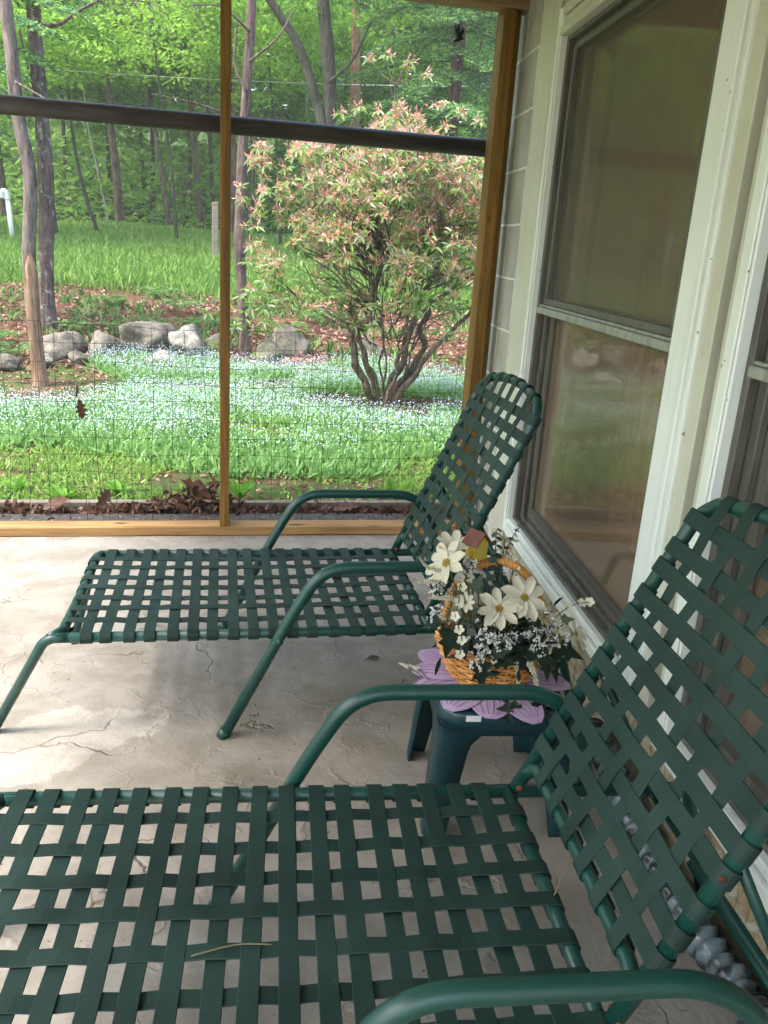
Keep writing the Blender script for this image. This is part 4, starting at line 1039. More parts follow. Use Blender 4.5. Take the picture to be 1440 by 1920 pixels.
boulder((-.62, 5.3, 0.06), (0.28, 0.20, 0.19), 10.6, 'moss covered boulder right of the middle post', 'stone_moss')
boulder((-.38, 5.6, 0.14), (0.246, 0.198, 0.218), 11.9, 'bare grey boulder behind the mossy one')
boulder((-1.12, 5.3, 0.120), (0.179, 0.154, 0.149), 12.5, 'mossy low boulder just left of the middle post', 'stone_moss')
boulder((.55, 5.7, 0.08), (0.224, 0.176, 0.161), 13.5, 'grey boulder glimpsed through the rhododendron stems')

# ------------------------------------------------------------------ trees
def crownmesh(name, n_sprays, per, radius, leaf, mat, flat=.35):
    c = rng.normal(size=(n_sprays, 3)); c = unit(c)*rng.uniform(.25, 1, (n_sprays, 1))**.5*np.array(radius)
    P = []; D = []
    for q in c:
        a = rng.uniform(0, 2*PI, per); r_ = np.sqrt(rng.uniform(0, 1, per))*rng.uniform(.35, .75)
        P.append(np.stack([q[0]+r_*np.cos(a), q[1]+r_*np.sin(a), q[2]+rng.normal(0, .07, per)-r_*r_*.25], 1))
        D.append(np.stack([np.cos(a), np.sin(a), rng.normal(-.25, .3, per)], 1))
    P = np.concatenate(P); D = np.concatenate(D); n = len(P); Nn = np.tile([0, 0, 1.], (n, 1))+rng.normal(0, flat, (n, 3))
    V, F = leafquads(P, D, Nn, rng.uniform(.6, 1.2, n)*leaf, rng.uniform(.45, .8, n)*leaf, .2)
    o = npmesh(name, V, F, mat); me = o.data; bpy.data.objects.remove(o); return me
crowns = [crownmesh('crown', 90, 46, (2.1, 2.1, 1.9), .15, M['leaf_maple']), crownmesh('crown', 85, 46, (2.3, 2.3, 1.5), .14, M['leaf_maple']),
          crownmesh('crown', 95, 46, (2.0, 2.0, 2.4), .14, M['leaf_wood']), crownmesh('crown', 85, 50, (2.4, 2.4, 1.6), .15, M['leaf_wood'])]
def tree(name, label, pts, r0, r1, bk_, crown=None, cat='tree', group=None, limbs=(), wob=.012, seed=0, base_flare=True):
    """pts: trunk centre line from the ground up"""
    base = Vector(pts[0]); root = empty(name, base, 0, label, cat, group); sp = spline([Vector(p)-base for p in pts], 7); n = len(sp)
    rr = []; P = []
    for i, p in enumerate(sp):
        t = i/(n-1); r_ = r0+(r1-r0)*t
        if base_flare: r_ *= 1+.28*math.exp(-p[2]/.10)
        r_ *= 1+.10*mnoise.noise(Vector((seed*3.7, p[2]*2.2, 0)))+.05*mnoise.noise(Vector((seed, p[2]*7, 3)))
        rr.append(r_); P.append((p[0]+wob*mnoise.noise(Vector((p[2]*1.5, seed, 0))), p[1], p[2] if i else -.15))
    m = MB(); m.tube(P, rr, 14 if r0 > .06 else 8)
    m.build('trunk', M[bk_], root)
    for lp, la, lb in limbs:
        m = MB(); q = spline([Vector(v)-base for v in lp], 6); m.tube(q, list(np.linspace(la, lb, len(q))), 7); m.build('limb', M[bk_], root)
    for (mi, loc, sc, rz) in (crown or []):
        o = bpy.data.objects.new('crown', crowns[mi]); COL.objects.link(o); o.parent = root; o.location = Vector(loc)-base; o.scale = sc if isinstance(sc, tuple) else (sc,)*3; o.rotation_euler = (0, 0, rz)
    return root
G = lambda x, y: float(gz(x, y))
t1 = tree('tree_trunk' if False else 'pine_tree', 'crooked trunk at the far left with its lower bark stripped to orange wood', [(-2.55, 3.75, G(-2.55, 3.75)), (-2.57, 3.75, .5), (-2.565, 3.75, 1.0), (-2.53, 3.75, 1.55), (-2.575, 3.75, 1.9), (-2.60, 3.75, 2.4), (-2.63, 3.75, 3.2), (-2.6, 3.75, 5.)], .053, .045, 'bark_grey', seed=1,
     limbs=[([(-2.59, 3.72, 2.2), (-2.35, 3.6, 2.08), (-2.12, 3.5, 1.96)], .010, .006), ([(-2.62, 3.75, 3.0), (-2.3, 3.6, 3.05), (-1.9, 3.5, 2.85)], .008, .003)])
m = MB()
pp = spline([(0, 0, -.05), (-.02, 0, .5), (-.012, 0, .85), (.01, 0, 1.02)], 8)
N = len(pp); vs = []; K = 9
for i, p in enumerate(pp):
    t = i/(N-1); half = (1.15+.12*math.sin(t*17) if t < .6 else 1.15*(1-(t-.6)/.4)+.06)
    for k in range(K):
        a = -PI/2+.55-.75*t+(k/(K-1)*2-1)*half; r_ = .0590*(1+.28*math.exp(-max(p[2], 0)/.10))
        vs.append((p[0]+r_*math.cos(a), p[1]+r_*math.sin(a), p[2]+.05*math.sin(k*1.9)*(t > .7)))
m.add(vs, [(i*K+k, i*K+k+1, (i+1)*K+k+1, (i+1)*K+k) for i in range(N-1) for k in range(K-1)]); m.build('stripped_wood', M['bare_wood'], t1)
tree('pine_tree', 'straight dark trunk with pale lichen just right of the stripped one', [(-2.89, 6.1, G(-2.89, 6.1)), (-2.87, 6.1, .9), (-2.82, 6.1, 1.7), (-2.83, 6.1, 2.2), (-2.85, 6.1, 3.0), (-2.86, 6.1, 3.6), (-2.9, 6.1, 6)], .080, .062, 'bark_lichen', seed=2,
     limbs=[([(-2.85, 6.05, 3.02), (-2.6, 5.9, 3.02), (-2.42, 5.8, 3.12), (-2.2, 5.7, 3.22)], .020, .013), ([(-2.85, 6.1, 3.45), (-2.5, 5.9, 3.42), (-2.2, 5.8, 3.38), (-1.9, 5.7, 3.42), (-1.6, 5.6, 3.3)], .014, .005),
            ([(-1.98, 5.75, 3.40), (-1.9, 5.7, 3.25), (-1.86, 5.7, 3.2)], .010, .006)])
tree('maple_tree', 'slim pale brown trunk just right of the middle post', [(-.85, 5.24, G(-.85, 5.24)), (-.87, 5.24, .43), (-.91, 5.24, 1.2), (-.90, 5.24, 1.8), (-.88, 5.24, 2.25), (-.83, 5.24, 3.2), (-.8, 5.24, 5)], .060, .040, 'bark_brown', seed=3,
     limbs=[([(-.86, 5.2, 2.5), (-.97, 5.2, 2.72), (-.95, 5.2, 3.1)], .016, .008), ([(-.85, 5.2, 2.75), (-.6, 5.1, 2.95), (-.45, 5.1, 3.2)], .012, .006), ([(-.87, 5.2, 2.25), (-1.3, 5.1, 2.35), (-1.7, 5, 2.38)], .010, .003), ([(-.84, 5.2, 3.0), (-1.1, 5.1, 3.15), (-1.4, 5, 3.1)], .012, .004)])
tree('maple_tree', 'thick grey forked tree behind the rhododendron', [(.64, 11, G(.64, 11)), (.63, 11, 1.6), (.63, 11, 2.8), (.63, 11, 3.6), (.55, 11, 4.2), (.46, 11, 4.9), (.3, 11, 7)], .125, .09, 'bark_dark', [(2, (.2, 11.5, 7.2), 1.1, .4)], seed=4,
     limbs=[([(.60, 10.95, 2.75), (.46, 10.95, 3.2), (.12, 10.9, 4.05), (-.38, 10.9, 4.7), (-.9, 10.9, 5.6)], .085, .055), ([(.60, 10.9, 3.6), (.95, 10.8, 3.95), (1.2, 10.7, 4.5)], .03, .015)])
far = [
 ('maple_tree', 'left one of the twin straight trunks at the back edge of the meadow', [(-3.23, 17), (-3.29, 2.7), (-3.36, 3.4), (-3.32, 4.8), (-3.3, 7)], .085, .06, 'bark_brown', (0, (-3.3, 17.2, 6.3), 1., 1)),
 ('maple_tree', 'right one of the twin trunks, leaning a little, at the back edge of the meadow', [(-3.2, 17.5), (-3.27, 2.5), (-3.36, 3.4), (-3.4, 6)], .05, .035, 'bark_grey', (1, (-3.1, 18, 5.6), .9, 2)),
 ('young_tree', 'thin dark leaning sapling left of the twin trunks', [(-3.44, 15), (-3.75, 2.2), (-3.88, 3.4), (-3.9, 4.6)], .04, .022, 'bark_dark', (1, (-4., 15.2, 5.0), .75, 3)),
 ('maple_tree', 'grey trunk between the twin trunks and the middle post', [(-2.2, 18), (-2.44, 3.2), (-2.6, 3.95), (-2.7, 6)], .07, .045, 'bark_grey', (2, (-2.6, 18.4, 6.4), 1., 4)),
 ('maple_tree', 'brown trunk second to the left of the middle post', [(-1.45, 18), (-1.63, 3.4), (-1.76, 5.1), (-1.8, 7)], .075, .05, 'bark_brown', (0, (-1.9, 18.3, 6.1), 1., 5)),
 ('young_tree', 'thin trunk nearest the left side of the middle post', [(-1.15, 19), (-1.24, 3.), (-1.3, 4.2), (-1.4, 6.5)], .05, .03, 'bark_dark', (3, (-1.2, 19.3, 6.4), 1., .3)),
 ('birch_tree', 'thin white birch stem leaning left in the shade of the wood', [(-3.55, 18), (-3.81, 2.7), (-3.95, 3.5), (-4.05, 5)], .032, .022, 'bark_pale', (1, (-4., 18.2, 5.6), .8, 1.3)),
 ('birch_tree', 'pale slender stem left of the forked tree', [(1.25, 20), (1.2, 4.), (1.1, 5.5), (1.05, 7)], .05, .04, 'bark_pale', (2, (.9, 20.4, 7.2), 1., 2.3)),
 ('pine_tree', 'tan barked trunk right of the forked tree', [(1.85, 16), (1.82, 3.6), (1.75, 5.6), (1.7, 8)], .115, .09, 'bark_tan', (3, (2.1, 17.5, 7.4), 1., 3.3)),
 ('young_tree', 'thin sapling at the right behind the slim pale brown trunk', [(-.45, 14.5), (-.4, 2.6), (-.5, 4.2), (-.4, 6)], .04, .025, 'bark_dark', (0, (-.4, 15.2, 5.7), .85, .9)),
 ('maple_tree', 'brown trunk seen between the middle post and the slim trunk', [(-.72, 17), (-.75, 3.), (-.8, 5), (-.85, 7)], .08, .06, 'bark_brown', (1, (-.6, 17.6, 6.6), 1., 2.9)),
 ('maple_tree', 'dark trunk at the far left beyond the white vent pipe', [(-5.6, 17), (-5.7, 3.), (-5.6, 5), (-5.8, 7)], .1, .07, 'bark_dark', (3, (-5.6, 17.6, 6.2), 1., 3.9)),
]
for nm, lb, tp, r0, r1, bk_, cr in far:
    y = tp[0][1]; pts = [(tp[0][0], y, G(tp[0][0], y))]+[(a, y, b) for a, b in tp[1:]]
    tree(nm, lb, pts, r0, r1, bk_, [cr], seed=hash(lb) % 97 if False else len(lb))
# slender trees deeper in the wood, nothing tells them apart
deep = [(-7.5, 21), (-6.6, 24), (-5.1, 22), (-4.4, 26), (-2.9, 23), (-1.9, 25), (-.3, 22), (.4, 26), (2.6, 23), (3.6, 20.5), (4.7, 24), (6.3, 22), (3.1, 27), (-.9, 28), (-3.6, 29), (5.6, 28), (-8.8, 27), (8., 27)]
for i, (x, y) in enumerate(deep):
    g_ = G(x, y); lean = random.uniform(-.4, .4)
    tree('young_tree', 'slender tree deep in the shaded wood', [(x, y, g_), (x+lean*.3, y, g_+2.5), (x+lean*.7, y, g_+5), (x+lean, y, g_+9)], random.uniform(.045, .09), .03, random.choice(['bark_dark', 'bark_brown', 'bark_grey']),
         [(i % 4, (x, y+.3, g_+3.6+(i % 3)*.7), (1.05, 1.05, 1.0), i*.7), ((i+2) % 4, (x+lean, y+1, g_+7.6), (1.3, 1.3, 1.3), i*1.1)], seed=i+20, group='slender trees deep in the wood')
# low leafy branches of young maples at the edge of the meadow
for i, (x, y, z, mi, sc, lb) in enumerate([(-4.6, 13.6, 4.6, 0, .72, 'bright green young maple overhanging the meadow at the upper left'), (-2.35, 13.2, 4.75, 1, .70, 'bright green young maple high above the boulders'),
                                         (-.3, 14.2, 5.0, 0, .70, 'bright green young maple above the slim pale brown trunk'), (-6.4, 13.5, 3.4, 2, .8, 'green young maple at the left edge behind the vent pipe')]):
    g_ = G(x, y); tree('young_maple', lb, [(x+.5, y+.6, g_), (x+.4, y+.5, g_+1.6), (x+.1, y+.2, z)], .035, .015, 'bark_dark', [(mi, (x, y, z), sc, i*1.7)], seed=50+i)

dt = empty('dead_branch', (-2.2, 5.6, 3.25), 0, 'tangle of bare grey twigs hanging between the lichen trunk and the middle post', 'dead branch')
m = MB()
for k in range(46):
    a = Vector((random.uniform(-.1, .75), random.uniform(-.2, .2), random.uniform(-.02, .25))); d = Vector((random.uniform(.1, .5), random.uniform(-.1, .1), random.uniform(-.55, .05)))
    m.tube(spline([a, a+d*.5+Vector((0, 0, .05)), a+d], 4), list(np.linspace(.0035, .0012, 9)), 4, False)
m.build('twigs', M['twig'], dt)
# hemlocks: flat feathery boughs
def boughs(list_, ntw=26, nl=16, nw=.012):
    P = []; D = []; L = []
    br = MB()
    for (a, b, wd_, droop) in list_:
        a = np.array(a, float); b = np.array(b, float); d = b-a; ln = np.linalg.norm(d); d = d/ln; s = unit(np.cross(d, [0, 0, 1.])[None])[0]
        pts = [a+d*ln*t+np.array([0, 0, -droop*t*t]) for t in np.linspace(0, 1, 9)]; br.tube([tuple(p) for p in pts], list(np.linspace(.012, .003, 9)), 5)
        for k in range(ntw):
            t = .08+.92*k/ntw; c = a+d*ln*t+np.array([0, 0, -droop*t*t])
            for sg in (-1, 1):
                tl = wd_*(1-.65*t)*random.uniform(.6, 1.1); td = unit((d*random.uniform(.5, .9)+s*sg+np.array([0, 0, random.uniform(-.35, .05)]))[None])[0]
                u = np.linspace(.05, 1, nl); q = c+td*tl*u[:, None]+np.array([0, 0, -1.])*(.25*tl*u*u)[:, None]
                for s2 in (-1, 1):
                    P.append(q); side = unit((np.cross(td, [0, 0, 1.])*s2+td*.8)[None])[0]; D.append(np.tile(side, (nl, 1))+rng.normal(0, .25, (nl, 3))); L.append(np.full(nl, tl*.20+.012))
    P = np.concatenate(P); D = np.concatenate(D); L = np.concatenate(L); n = len(P)
    V, F = smallquads(P, D, np.tile([0, 0, 1.], (n, 1))+rng.normal(0, .5, (n, 3)), L*rng.uniform(.6, 1.2, n), nw*rng.uniform(.8, 1.5, n))
    return V, F, br
hl = empty('hemlock_tree', (-4.3, 6.6, G(-4.3, 6.6)), 0, 'hemlock reaching in with feathery drooping boughs at the upper left corner', 'tree')
m = MB(); m.tube([(0, 0, -.2), (0, 0, 2.5), (.05, 0, 6)], [.11, .09, .05], 10); m.build('trunk', M['bark_dark'], hl)
bl = []
for z, x1, y1, w_, dr in ((3.30, -2.30, 5.3, .50, .30), (3.12, -2.45, 5.0, .45, .35), (2.95, -2.62, 5.4, .48, .36), (2.78, -2.85, 5.2, .40, .32), (2.60, -2.95, 5.0, .40, .3), (2.42, -2.85, 5.4, .36, .30), (2.22, -2.98, 5.2, .32, .26), (3.42, -2.75, 5.7, .55, .25), (3.55, -2.35, 6.0, .55, .3), (2.02, -3.05, 5.5, .28, .22)):
    bl.append(((-4.2, 6.5, z+.12), (x1, y1, z+.0), w_, dr))
V, F, br = boughs(bl, 34, 16, .015); o = npmesh('foliage', V-np.array(hl.location), F, M['hemlock'], hl); br.v = [tuple(Vector(v)-hl.location) for v in br.v]; br.build('limb', M['bark_dark'], hl)
hr = empty('hemlock_tree', (2.5, 10.4, G(2.5, 10.4)), 0, 'blue green hemlock with layered boughs behind the rhododendron at the right', 'tree')
m = MB(); m.tube([(0, 0, -.2), (0, 0, 2.5), (.05, 0, 8)], [.13, .11, .05], 10); m.build('trunk', M['bark_brown'], hr)
bl = []
for k in range(44):
    z = 2.6+4.4*k/44; a = k*2.4+.3; ln = random.uniform(1.3, 2.2); c = Vector((2.5, 10.4, z))
    bl.append((c, c+Vector((math.cos(a)*ln, math.sin(a)*ln, .1)), .65, random.uniform(.35, .7)))
V, F, br = boughs(bl, 26, 14, .018); npmesh('foliage', V-np.array(hr.location), F, M['hemlock'], hr); br.v = [tuple(Vector(v)-hr.location) for v in br.v]; br.build('limb', M['bark_dark'], hr)

# the wood beyond: a mass nobody could count
n = 34000; x = rng.uniform(-26, 26, n); y = rng.uniform(30, 40, n); z = gz(x, y)+rng.uniform(-.3, 1, n)**1.0*15
V, F = leafquads(np.stack([x, y, z], 1), rdir(n, .5), rdir(n)+np.array([0, -.5, .6]), rng.uniform(.3, .75, n), rng.uniform(.25, .5, n), .2)
tag(npmesh('far_woods', V, F, M['leaf_far']), 'mass of distant green woodland closing the view', 'woodland', kind='stuff')
n = 15000; x = rng.uniform(-12, 12, n); y = rng.uniform(17, 30, n); z = gz(x, y)+rng.uniform(.0, 1, n)**1.6*2.0
V, F = leafquads(np.stack([x, y, z], 1), rdir(n, .4), rdir(n)*.6+np.array([0, -.2, 1]), rng.uniform(.12, .26, n), rng.uniform(.08, .16, n), .2)
tag(npmesh('undergrowth', V, F, M['leaf_wood']), 'low green undergrowth on the floor of the wood', 'undergrowth', kind='stuff')
# unseen trees added on the open side for the window panes to reflect
for i, (x, y, sc) in enumerate([(-16, 1.5, 1.3), (-18, -3, 1.5), (-19.5, -7.5, 1.3), (-17, 6.5, 1.5), (-22, -11, 1.6), (-13, 11, 1.4), (-21, 3, 1.8), (-15, 8.5, 1.1)]):
    tree('maple_tree', 'unseen maple added on the open side for the panes to reflect', [(x, y, G(x, y)), (x, y, 2.), (x+.2, y, 5)], .14, .08, 'bark_dark', [(i % 4, (x, y, 4.2), sc, i)], seed=70+i, group='unseen maples added for the window reflections')

# ------------------------------------------------------------------ rhododendron
rh = empty('rhododendron', (.2, 3.3, G(.2, 3.3)), 0, 'big round rhododendron with pinkish spent flower heads beside the corner post', 'shrub')
RB = rh.location.copy(); tips = []
def rstem(pts, r0, r1):
    m = MB(); q = spline([Vector(p)-RB for p in pts], 6); q = [tuple(Vector(v)+Vector((mnoise.noise(Vector(v)*5.3), mnoise.noise(Vector(v)*5.3+Vector((9, 0, 0))), 0))*.055*min(1, max(0, v[2])*4)) for v in q]; m.tube(q, [a*(1+.25*mnoise.noise(Vector(v)*17)) for a, v in zip(np.linspace(r0, r1, len(q)), q)], 8); m.build('stem', M['twig'], rh)
rstem([(.16, 3.3, -.05), (.05, 3.25, .12), (-.09, 3.2, .47), (-.05, 3.2, .59), (.05, 3.2, .70), (.09, 3.2, 1.06), (.10, 3.2, 1.22), (.01, 3.2, 1.45), (-.07, 3.2, 1.51)], .034, .014)
rstem([(.09, 3.2, 1.2), (.03, 3.2, 1.42), (.08, 3.15, 1.55), (.18, 3.15, 1.66), (.17, 3.2, 2.07), (.14, 3.2, 2.25)], .014, .006)
rstem([(.26, 3.35, -.05), (.40, 3.35, .2), (.52, 3.3, .45), (.5, 3.3, .67), (.74, 3.3, .93), (.95, 3.3, 1.07)], .034, .012)
rstem([(.25, 3.4, -.05), (.36, 3.4, .32), (.46, 3.4, .67), (.52, 3.4, .86), (.62, 3.4, 1.2), (.66, 3.4, 1.6)], .038, .010)
rstem([(.2, 3.4, -.05), (.09, 3.45, .31), (.02, 3.5, .52), (-.1, 3.6, .9), (-.2, 3.6, 1.4)], .026, .008)
rstem([(.28, 3.25, -.05), (.43, 3.15, .25), (.60, 3.1, .5), (.85, 3.1, .75), (1.1, 3.1, 1.1)], .028, .010)
rstem([(.22, 3.2, -.03), (.30, 3.1, .4), (.33, 3.05, .75), (.30, 3.0, 1.1)], .018, .006)
rstem([(.1, 3.2, 1.2), (-.2, 3.1, 1.24), (-.45, 3.05, 1.28)], .010, .004); rstem([(.1, 3.2, 1.2), (.3, 3.1, 1.27), (.55, 3.1, 1.24), (.8, 3.1, 1.27)], .010, .004)
rstem([(-.06, 3.2, .57), (-.25, 3.15, .64), (-.5, 3.1, .78), (-.8, 3.05, 1.0)], .010, .004)
for k in range(9):
    a = k*.7+.2; e = Vector((.22+.34*math.cos(a), 3.3+.28*math.sin(a), random.uniform(.5, .85))); rstem([(.24+.05*math.cos(a), 3.3+.05*math.sin(a), -.03), Vector((.23+.14*math.cos(a), 3.3+.12*math.sin(a), .22)), e], random.uniform(.010, .018), .005)
for k in range(170):
    a = random.uniform(0, 2*PI); z0 = random.uniform(.45, 1.5); r_ = random.uniform(.25, .95); c = Vector((.2+.15*math.cos(a), 3.3+.15*math.sin(a), z0))
    e = Vector((.15+r_*math.cos(a), 3.3+r_*math.sin(a)*.8, z0+random.uniform(.15, .6))); rstem([c, c.lerp(e, .5)+Vector((random.uniform(-.1, .1), random.uniform(-.1, .1), random.uniform(-.1, .1))), e], random.uniform(.004, .009), .0022)
# crown: whorls of leaves at the twig tips, spent pink clusters on the outer ones
W = []
while len(W) < 1180:
    v = rng.uniform(-1, 1, 3); r_ = np.linalg.norm(v)
    if r_ > 1 or r_ < .25: continue
    e = 1+.30*mnoise.noise(Vector(v/r_*2.2))+.12*mnoise.noise(Vector(v/r_*6))
    p = np.array([.18, 3.3, 1.34])+v*np.array([1.10, .85, .92])*e
    if p[2] < .46+.30*abs(math.sin(p[0]*5)): continue
    if p[2] < 1.25 and rng.random() < .5: continue
    if p[2] > 1.98+.16*math.sin(p[0]*7)+.10*(1-abs(p[0]-.3)): continue
    if mnoise.noise(Vector(p*2.8)) < .0 and p[2] < 1.85: continue
    W.append((p, v/r_, r_))
for k in range(70):   # lower branch at the left
    p = np.array([-.72, 3.15, .78])+rng.normal(0, 1, 3)*np.array([.16, .14, .15]); W.append((p, unit(rng.normal(size=(1, 3))+np.array([[0, -.2, .8]]))[0], .6))
shoot = [(-.05, 3.2, 2.50), (.07, 3.2, 2.53), (.24, 3.2, 2.50), (.37, 3.2, 2.43), (.22, 3.2, 2.46)]
rstem([(.14, 3.2, 2.2), (.145, 3.2, 2.33), (.15, 3.2, 2.35)], .006, .005)
for s_ in shoot:
    rstem([(.15, 3.2, 2.34), ((.15+s_[0])/2+.0, 3.2, 2.40), s_], .005, .003); W.append((np.array(s_), np.array([0, -.1, 1.]), 1.2))
for s_ in ((.52, 3.2, 2.26), (.66, 3.2, 2.20), (.44, 3.15, 2.22), (.80, 3.2, 2.15), (-.25, 3.2, 2.13), (.02, 3.2, 2.16), (-.12, 3.2, 2.17)): W.append((np.array(s_), np.array([0, -.1, 1.]), 1.2))
P = []; D = []; N_ = []; PF = []; DF = []
for p, v, r_ in W:
    axis = unit((v*.5+np.array([0, -.1, .9])+rng.normal(0, .25, 3))[None])[0]; u = unit(np.cross(axis, [1, .3, .2])[None])[0]; w = np.cross(axis, u); k = rng.integers(5, 9); a0 = rng.uniform(0, 6.28)
    for q in range(k):
        a = a0+2*PI*q/k; d = u*math.cos(a)+w*math.sin(a)+axis*rng.uniform(-.45, .35); P.append(p+d*.01); D.append(d); N_.append(axis+rng.normal(0, .2, 3))
    pink = 1.4 if p[2] > 1.25 else (.95 if p[2] > .95 else .35)
    if rng.random() < pink*(.25+.75*min(1, r_)):
        for q in range(rng.integers(14, 28)):
            d = unit((axis*.5+rng.normal(0, .6, 3))[None])[0]; PF.append(p+axis*.015); DF.append(d)
P = np.array(P); n = len(P)
V, F = leafquads(P, np.array(D), np.array(N_), rng.uniform(.045, .08, n), rng.uniform(.015, .026, n), .38); npmesh('foliage', V-np.array(RB), F, M['rhodo_leaf'], rh)
PF = np.array(PF); n = len(PF); PF = PF+rng.normal(0, .018, (n, 3))-np.array([0, 0, .01])
V, F = smallquads(PF, np.array(DF)+rng.normal(0, .35, (n, 3)), rdir(n), rng.uniform(.02, .06, n), rng.uniform(.006, .014, n)); npmesh('spent_flowers', V-np.array(RB), F, M['rhodo_spent'], rh)

# ------------------------------------------------------------------ ferns and weeds
def fern(x, y, s, label, nf=9):
    z = G(x, y); P = []; D = []; Nn = []; L = []; m = MB()
    for k in range(nf):
        a = 2*PI*k/nf+random.uniform(-.3, .3); ln = s*random.uniform(.7, 1.1); pts = []
        for t in np.linspace(0, 1, 16):
            pts.append(np.array([math.cos(a)*ln*t*.85, math.sin(a)*ln*t*.85, ln*(1.15*t-.95*t*t)+.02]))
        m.tube([tuple(p) for p in pts], .002, 4, False)
        for i in range(2, 16):
            t = i/15; T = unit((pts[i]-pts[i-1])[None])[0]; S = unit(np.cross(T, [0, 0, 1.])[None])[0]
            for sg in (-1, 1): P.append(pts[i]); D.append(S*sg+T*.4); Nn.append(np.cross(S, T)); L.append(ln*.22*math.sin(PI*(.12+.86*t))**.8)
    root = empty('fern', (x, y, z), 0, label, 'fern', 'ferns on the bank'); V, F = leafquads(P, np.array(D), np.array(Nn), np.array(L), np.array(L)*.22, .15); npmesh('fronds', V, F, M['fern'], root); m.build('stalk', M['stem'], root)
fern(-2.17, 6.0, .34, 'fern above the smooth lone boulder'); fern(-1.80, 6.2, .38, 'bright fern directly above the largest boulder'); fern(-1.58, 7.4, .42, 'fern halfway up the bank left of the middle post')
fern(-2.35, 7.3, .36, 'fern halfway up the bank right of the two trunks'); fern(-1.42, 6.3, .36, 'fern above the pale boulder'); fern(-1.12, 6.6, .32, 'fern nearest the left side of the middle post')
fern(-3.25, 5.3, .42, 'fern at the left edge in front of the leaf bank', 11); fern(-3.0, 4.9, .34, 'fern between the left edge and the stripped trunk', 11); fern(-1.9, 8.3, .4, 'fern at the top of the leaf bank'); fern(-.35, 6.4, .4, 'fern behind the mossy boulder right of the slim trunk'); fern(.1, 7.2, .4, 'fern seen through the left side of the rhododendron'); fern(-2.62, 5.9, .3, 'fern tucked beside the lichen trunk')
def dock(x, y, s, label, nl=6, up_=.9):
    z = G(x, y)+.0; root = empty('broadleaf_weed', (x, y, z), 0, label, 'weed', 'broad leaved weeds in the lawn'); P = []; D = []; Nn = []
    for k in range(nl):
        a = 2*PI*k/nl+random.uniform(-.4, .4); d = np.array([math.cos(a)*.6, math.sin(a)*.6, up_*random.uniform(.5, 1.2)]); P.append((0, 0, .0)); D.append(d); Nn.append(np.array([-math.cos(a), -math.sin(a), .7]))
    n = nl; V, F = leafquads(P, np.array(D), np.array(Nn), s*rng.uniform(.7, 1.1, n), s*rng.uniform(.35, .5, n), .3); npmesh('leaf', V, F, M['dock'], root)
dock(-.24, .62, .15, 'bright broad leaf standing alone on the bare soil patch right of the middle post', 4, 1.4); dock(-.72, .62, .09, 'small upright leaf left of the bright broad one', 3, 1.5); dock(-1.03, .6, .15, 'long leafy weed beside the middle post', 5, 1.5)
dock(-1.87, .6, .11, 'leafy weed rosette left of centre near the sill', 8); dock(-1.62, .7, .10, 'second leafy rosette, right of the bigger one near the sill', 8); dock(-1.30, .62, .11, 'leafy weed just left of the middle post', 7); dock(-2.1, .75, .10, 'leafy weed at the left edge near the sill', 7); dock(.0, .7, .08, 'low weed near the corner post', 6)

def blades(name, n, xr, yr, L, w, mat, label, cat, lean=.35, keep=None, kind='stuff'):
    x = rng.uniform(*xr, n); y = rng.uniform(*yr, n)
    if keep is not None:
        k = keep(x, y); x, y = x[k], y[k]
    n = len(x); d = np.stack([rng.normal(0, lean, n), rng.normal(0, lean, n), np.ones(n)], 1)
    V, F = leafquads(np.stack([x, y, gz(x, y)-.01], 1), d, rdir(n, .2), L*rng.uniform(.5, 1.2, n), w*rng.uniform(.7, 1.3, n), .35)
    return tag(npmesh(name, V, F, M[mat]), label, cat, kind=kind)
nz = lambda x, y, s, o=0.: np.array([mnoise.noise(Vector((a*s+o, b*s, o))) for a, b in zip(x, y)])
blades('meadow_grass', 120000, (-9, 7), (8.6, 17), .19, .0052, 'grass', 'tall sunlit grass on the slope above the bank', 'grass', .3, lambda x, y: rng.random(len(x)) < np.clip((y-8.3)/1.5+.6*nz(x, y, .8), .05, 1))
blades('bank_weeds', 7000, (-6, 4), (5, 9.5), .13, .026, 'fern', 'scattered green weeds on the leafy bank', 'weeds', .6, lambda x, y: nz(x, y, 1.1, 3.) > -.02)
blades('lawn_grass', 34000, (-3.8, 2.2), (.36, 2.6), .055, .0065, 'lawn', 'short grass and clover of the near lawn', 'grass', .6, lambda x, y: (nz(x, y, 1.5, 5.)+.35*(y > 1.1)-.5*((abs(x+.75) < .5) & (y < 1.3)) > -.12))
blades('lawn_weeds', 5200, (-3.8, 2.2), (.4, 1.9), .038, .022, 'lawn', 'small round leaved weeds between the grass', 'weeds', .9, lambda x, y: (nz(x, y, 1.5, 5.) > -.15))
def fmn(x, y):
    k = (y > 1.25+.35*np.sin(x*2.1)) & (y < 4.9+.25*np.sin(x*3))
    k &= ~((x < -2.05-.25*np.sin(y*3)) & (y > 2.9))            # bare soil under the trunks
    k &= ~(((x-.25)/.75)**2+((y-3.25)/.42)**2 < 1)              # bare soil under the rhododendron
    return k & (nz(x, y, 1.2, 9.) > -.36)
blades('forget_me_not_leaves', 60000, (-4.2, 3.2), (1.0, 5.2), .10, .014, 'fmn_leaf', 'carpet of green forget-me-not foliage in the garden', 'ground cover', .7, fmn)
n = 100000; x = rng.uniform(-4.2, 3.2, n); y = rng.uniform(1.3, 5.2, n); k = fmn(x, y) & (rng.random(n) < np.clip((y-1.2)/1.4+nz(x, y, 1.7, 2.)*.7, .03, 1)); x, y = x[k], y[k]; n = len(x)
P = np.stack([x, y, gz(x, y)+rng.uniform(.07, .15, n)], 1); nn = np.stack([rng.normal(0, .5, n), rng.normal(-.6, .4, n), np.ones(n)], 1)
